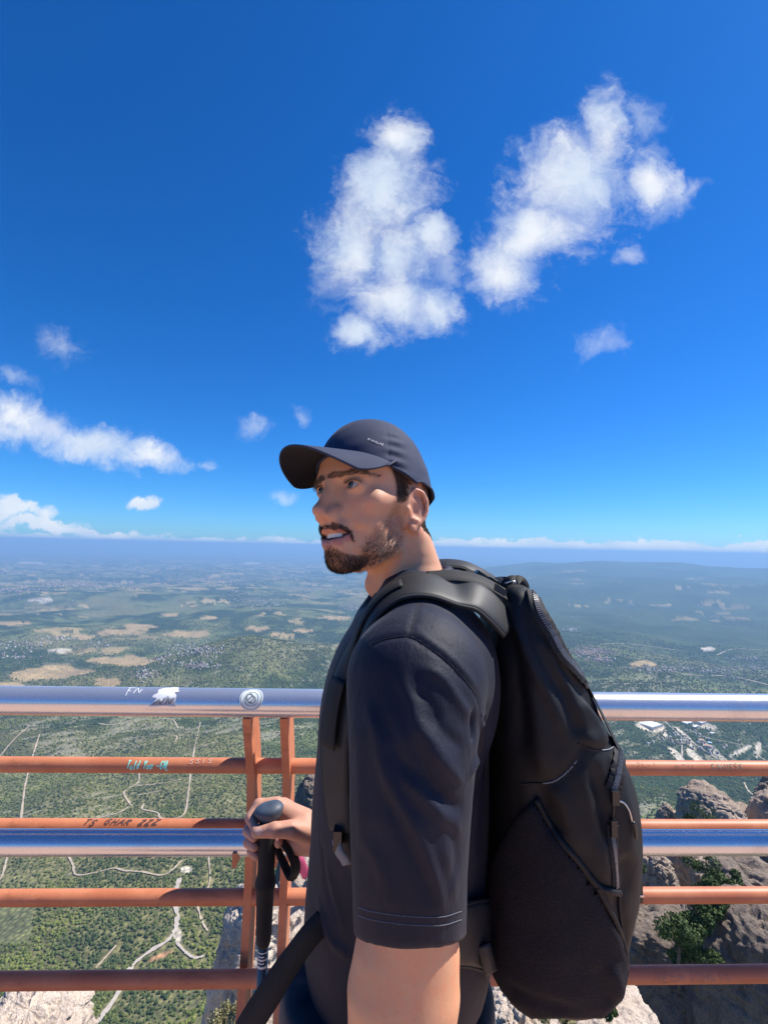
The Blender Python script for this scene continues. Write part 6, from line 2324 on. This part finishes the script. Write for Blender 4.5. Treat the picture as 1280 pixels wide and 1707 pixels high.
def pz_(py):
    """height on the pole axis"""
    d = ray(447, py)
    return CAM[2] + d[2] * (pt[1] - CAM[1]) / d[1]


def lathe(name, prof, mat, n=24, parent=pole, flat=1.0):
    v, f = [], []
    for z, r in prof:
        for k in range(n):
            a = 2 * math.pi * k / n
            v.append((pt[0] + r * math.cos(a), pt[1] + flat * r * math.sin(a), z))
    for i in range(len(prof) - 1):
        for k in range(n):
            f.append((i * n + k, (i + 1) * n + k, (i + 1) * n + (k + 1) % n, i * n + (k + 1) % n))
    f += [tuple(range(n)), tuple((len(prof) - 1) * n + k for k in range(n))[::-1]]
    return MB().add(v, f).build(name, mat, parent, True)


lathe('grip', [(pz_(1345), .013), (pz_(1372), .0155), (pz_(1410), .0163), (pz_(1452), .0155), (pz_(1462), .0168), (pz_(1470), .0192), (pz_(1477), .0188), (pz_(1484), .0162), (pz_(1530), .0150), (pz_(1562), .0142), (pz_(1572), .0128), (pz_(1577), .0105)], m_grip)
lathe('shaft', [(pz_(1574), .0095), (0.32, .0095), (0.32, .0075), (0.03, .0075)], m_alu)
lathe('tip', [(0.05, .0085), (0.02, .006), (0.0, .003)], m_buck)
kb = Field(P(447, 1352, PD) - 0.05, P(447, 1352, PD) + 0.05, 0.0014)
kc = P(447, 1352, PD - 0.004)
tl = math.radians(10)
Mk = np.array([[math.cos(tl), 0, -math.sin(tl)], [0, 1, 0], [math.sin(tl), 0, math.cos(tl)]])
kb.ell(kc + np.array([0.001, 0, 0.002]), (0.0275, 0.0225, 0.0120), 0.0, 'u', Mk)
kb.ell(kc + np.array([0.004, -0.004, -0.006]), (0.0215, 0.0175, 0.0130), 0.006, 'u', Mk)
kb.ell(kc + np.array([0.012, 0.002, 0.006]), (0.0130, 0.0150, 0.0090), 0.006)
v_, q_ = kb.surface(1)
link('knob', pydata('knob', v_, q_), m_knob, pole)
# printed bands on the shaft
for i, (y0, y1) in enumerate(((1583, 1585), (1589, 1591), (1594, 1597), (1600, 1602), (1606, 1610))):
    a0_, a1_ = (200, 330) if i % 2 == 0 else (225, 300)
    v, f = [], []
    for k in range(13):
        a = math.radians(a0_ + (a1_ - a0_) * k / 12)
        for z in (pz_(y0), pz_(y1)):
            v.append((pt[0] + .0098 * math.cos(a), pt[1] + .0098 * math.sin(a), z))
    f = [(2 * k, 2 * k + 1, 2 * k + 3, 2 * k + 2) for k in range(12)]
    MB().add(v, f).build('shaft_print', m_print, pole)
# wrist strap: doubled webbing hanging behind the grip
for k, (dx_, dd_) in enumerate(((0, 0), (6, .012))):
    ws = spline(np.array([P(458, 1392, .92 + dd_), P(474 + dx_ * .6, 1408, .915 + dd_), P(486 + dx_, 1430, .912 + dd_), P(490 + dx_, 1452, .912 + dd_), P(484 + dx_ * .6, 1463, .914 + dd_), P(474 + dx_ * .5, 1445, .918 + dd_), P(463, 1418, .922 + dd_), P(455, 1402, .924 + dd_)]), 44)
    MB().ribbon(ws, np.tile(np.array([0.75, -0.6, 0.25]), (44, 1)), 0.014, 0.0022).build('wrist_strap', m_web, pole, True)
# pink ribbon on the railing behind the strap
rb = P(500, 1440, 1.5)
o = MB().ribbon(spline(np.array([P(493, 1418, 1.52), P(499, 1432, 1.50), P(504, 1446, 1.50), P(512, 1462, 1.51)]), 14), np.array([0.2, -0.95, 0.2]), 0.028, 0.002).build('ribbon', simple_mat('pink_ribbon', (0.62, 0.10, 0.22), 0.6), None, True)
tag(o, 'pink ribbon hanging on the railing behind the wrist strap', 'ribbon')
# ================================================================== the air
hz = MB().box((0, 0, -1010.0), (125000, 125000, 1130.0)).build('haze', None)
m = bpy.data.materials.new('haze_air')
m.use_nodes = True
nt = m.node_tree
nt.nodes.clear()
ho = nt.nodes.new('ShaderNodeOutputMaterial')
pv = nt.nodes.new('ShaderNodeVolumePrincipled')
pv.inputs['Color'].default_value = (0.38, 0.66, 1.0, 1)
pv.inputs['Density'].default_value = 6.2e-5
pv.inputs['Anisotropy'].default_value = 0.1
nt.links.new(pv.outputs[0], ho.inputs['Volume'])
hz.data.materials.append(m)
tag(hz, 'thin blue haze over the plain', 'haze', kind='stuff')
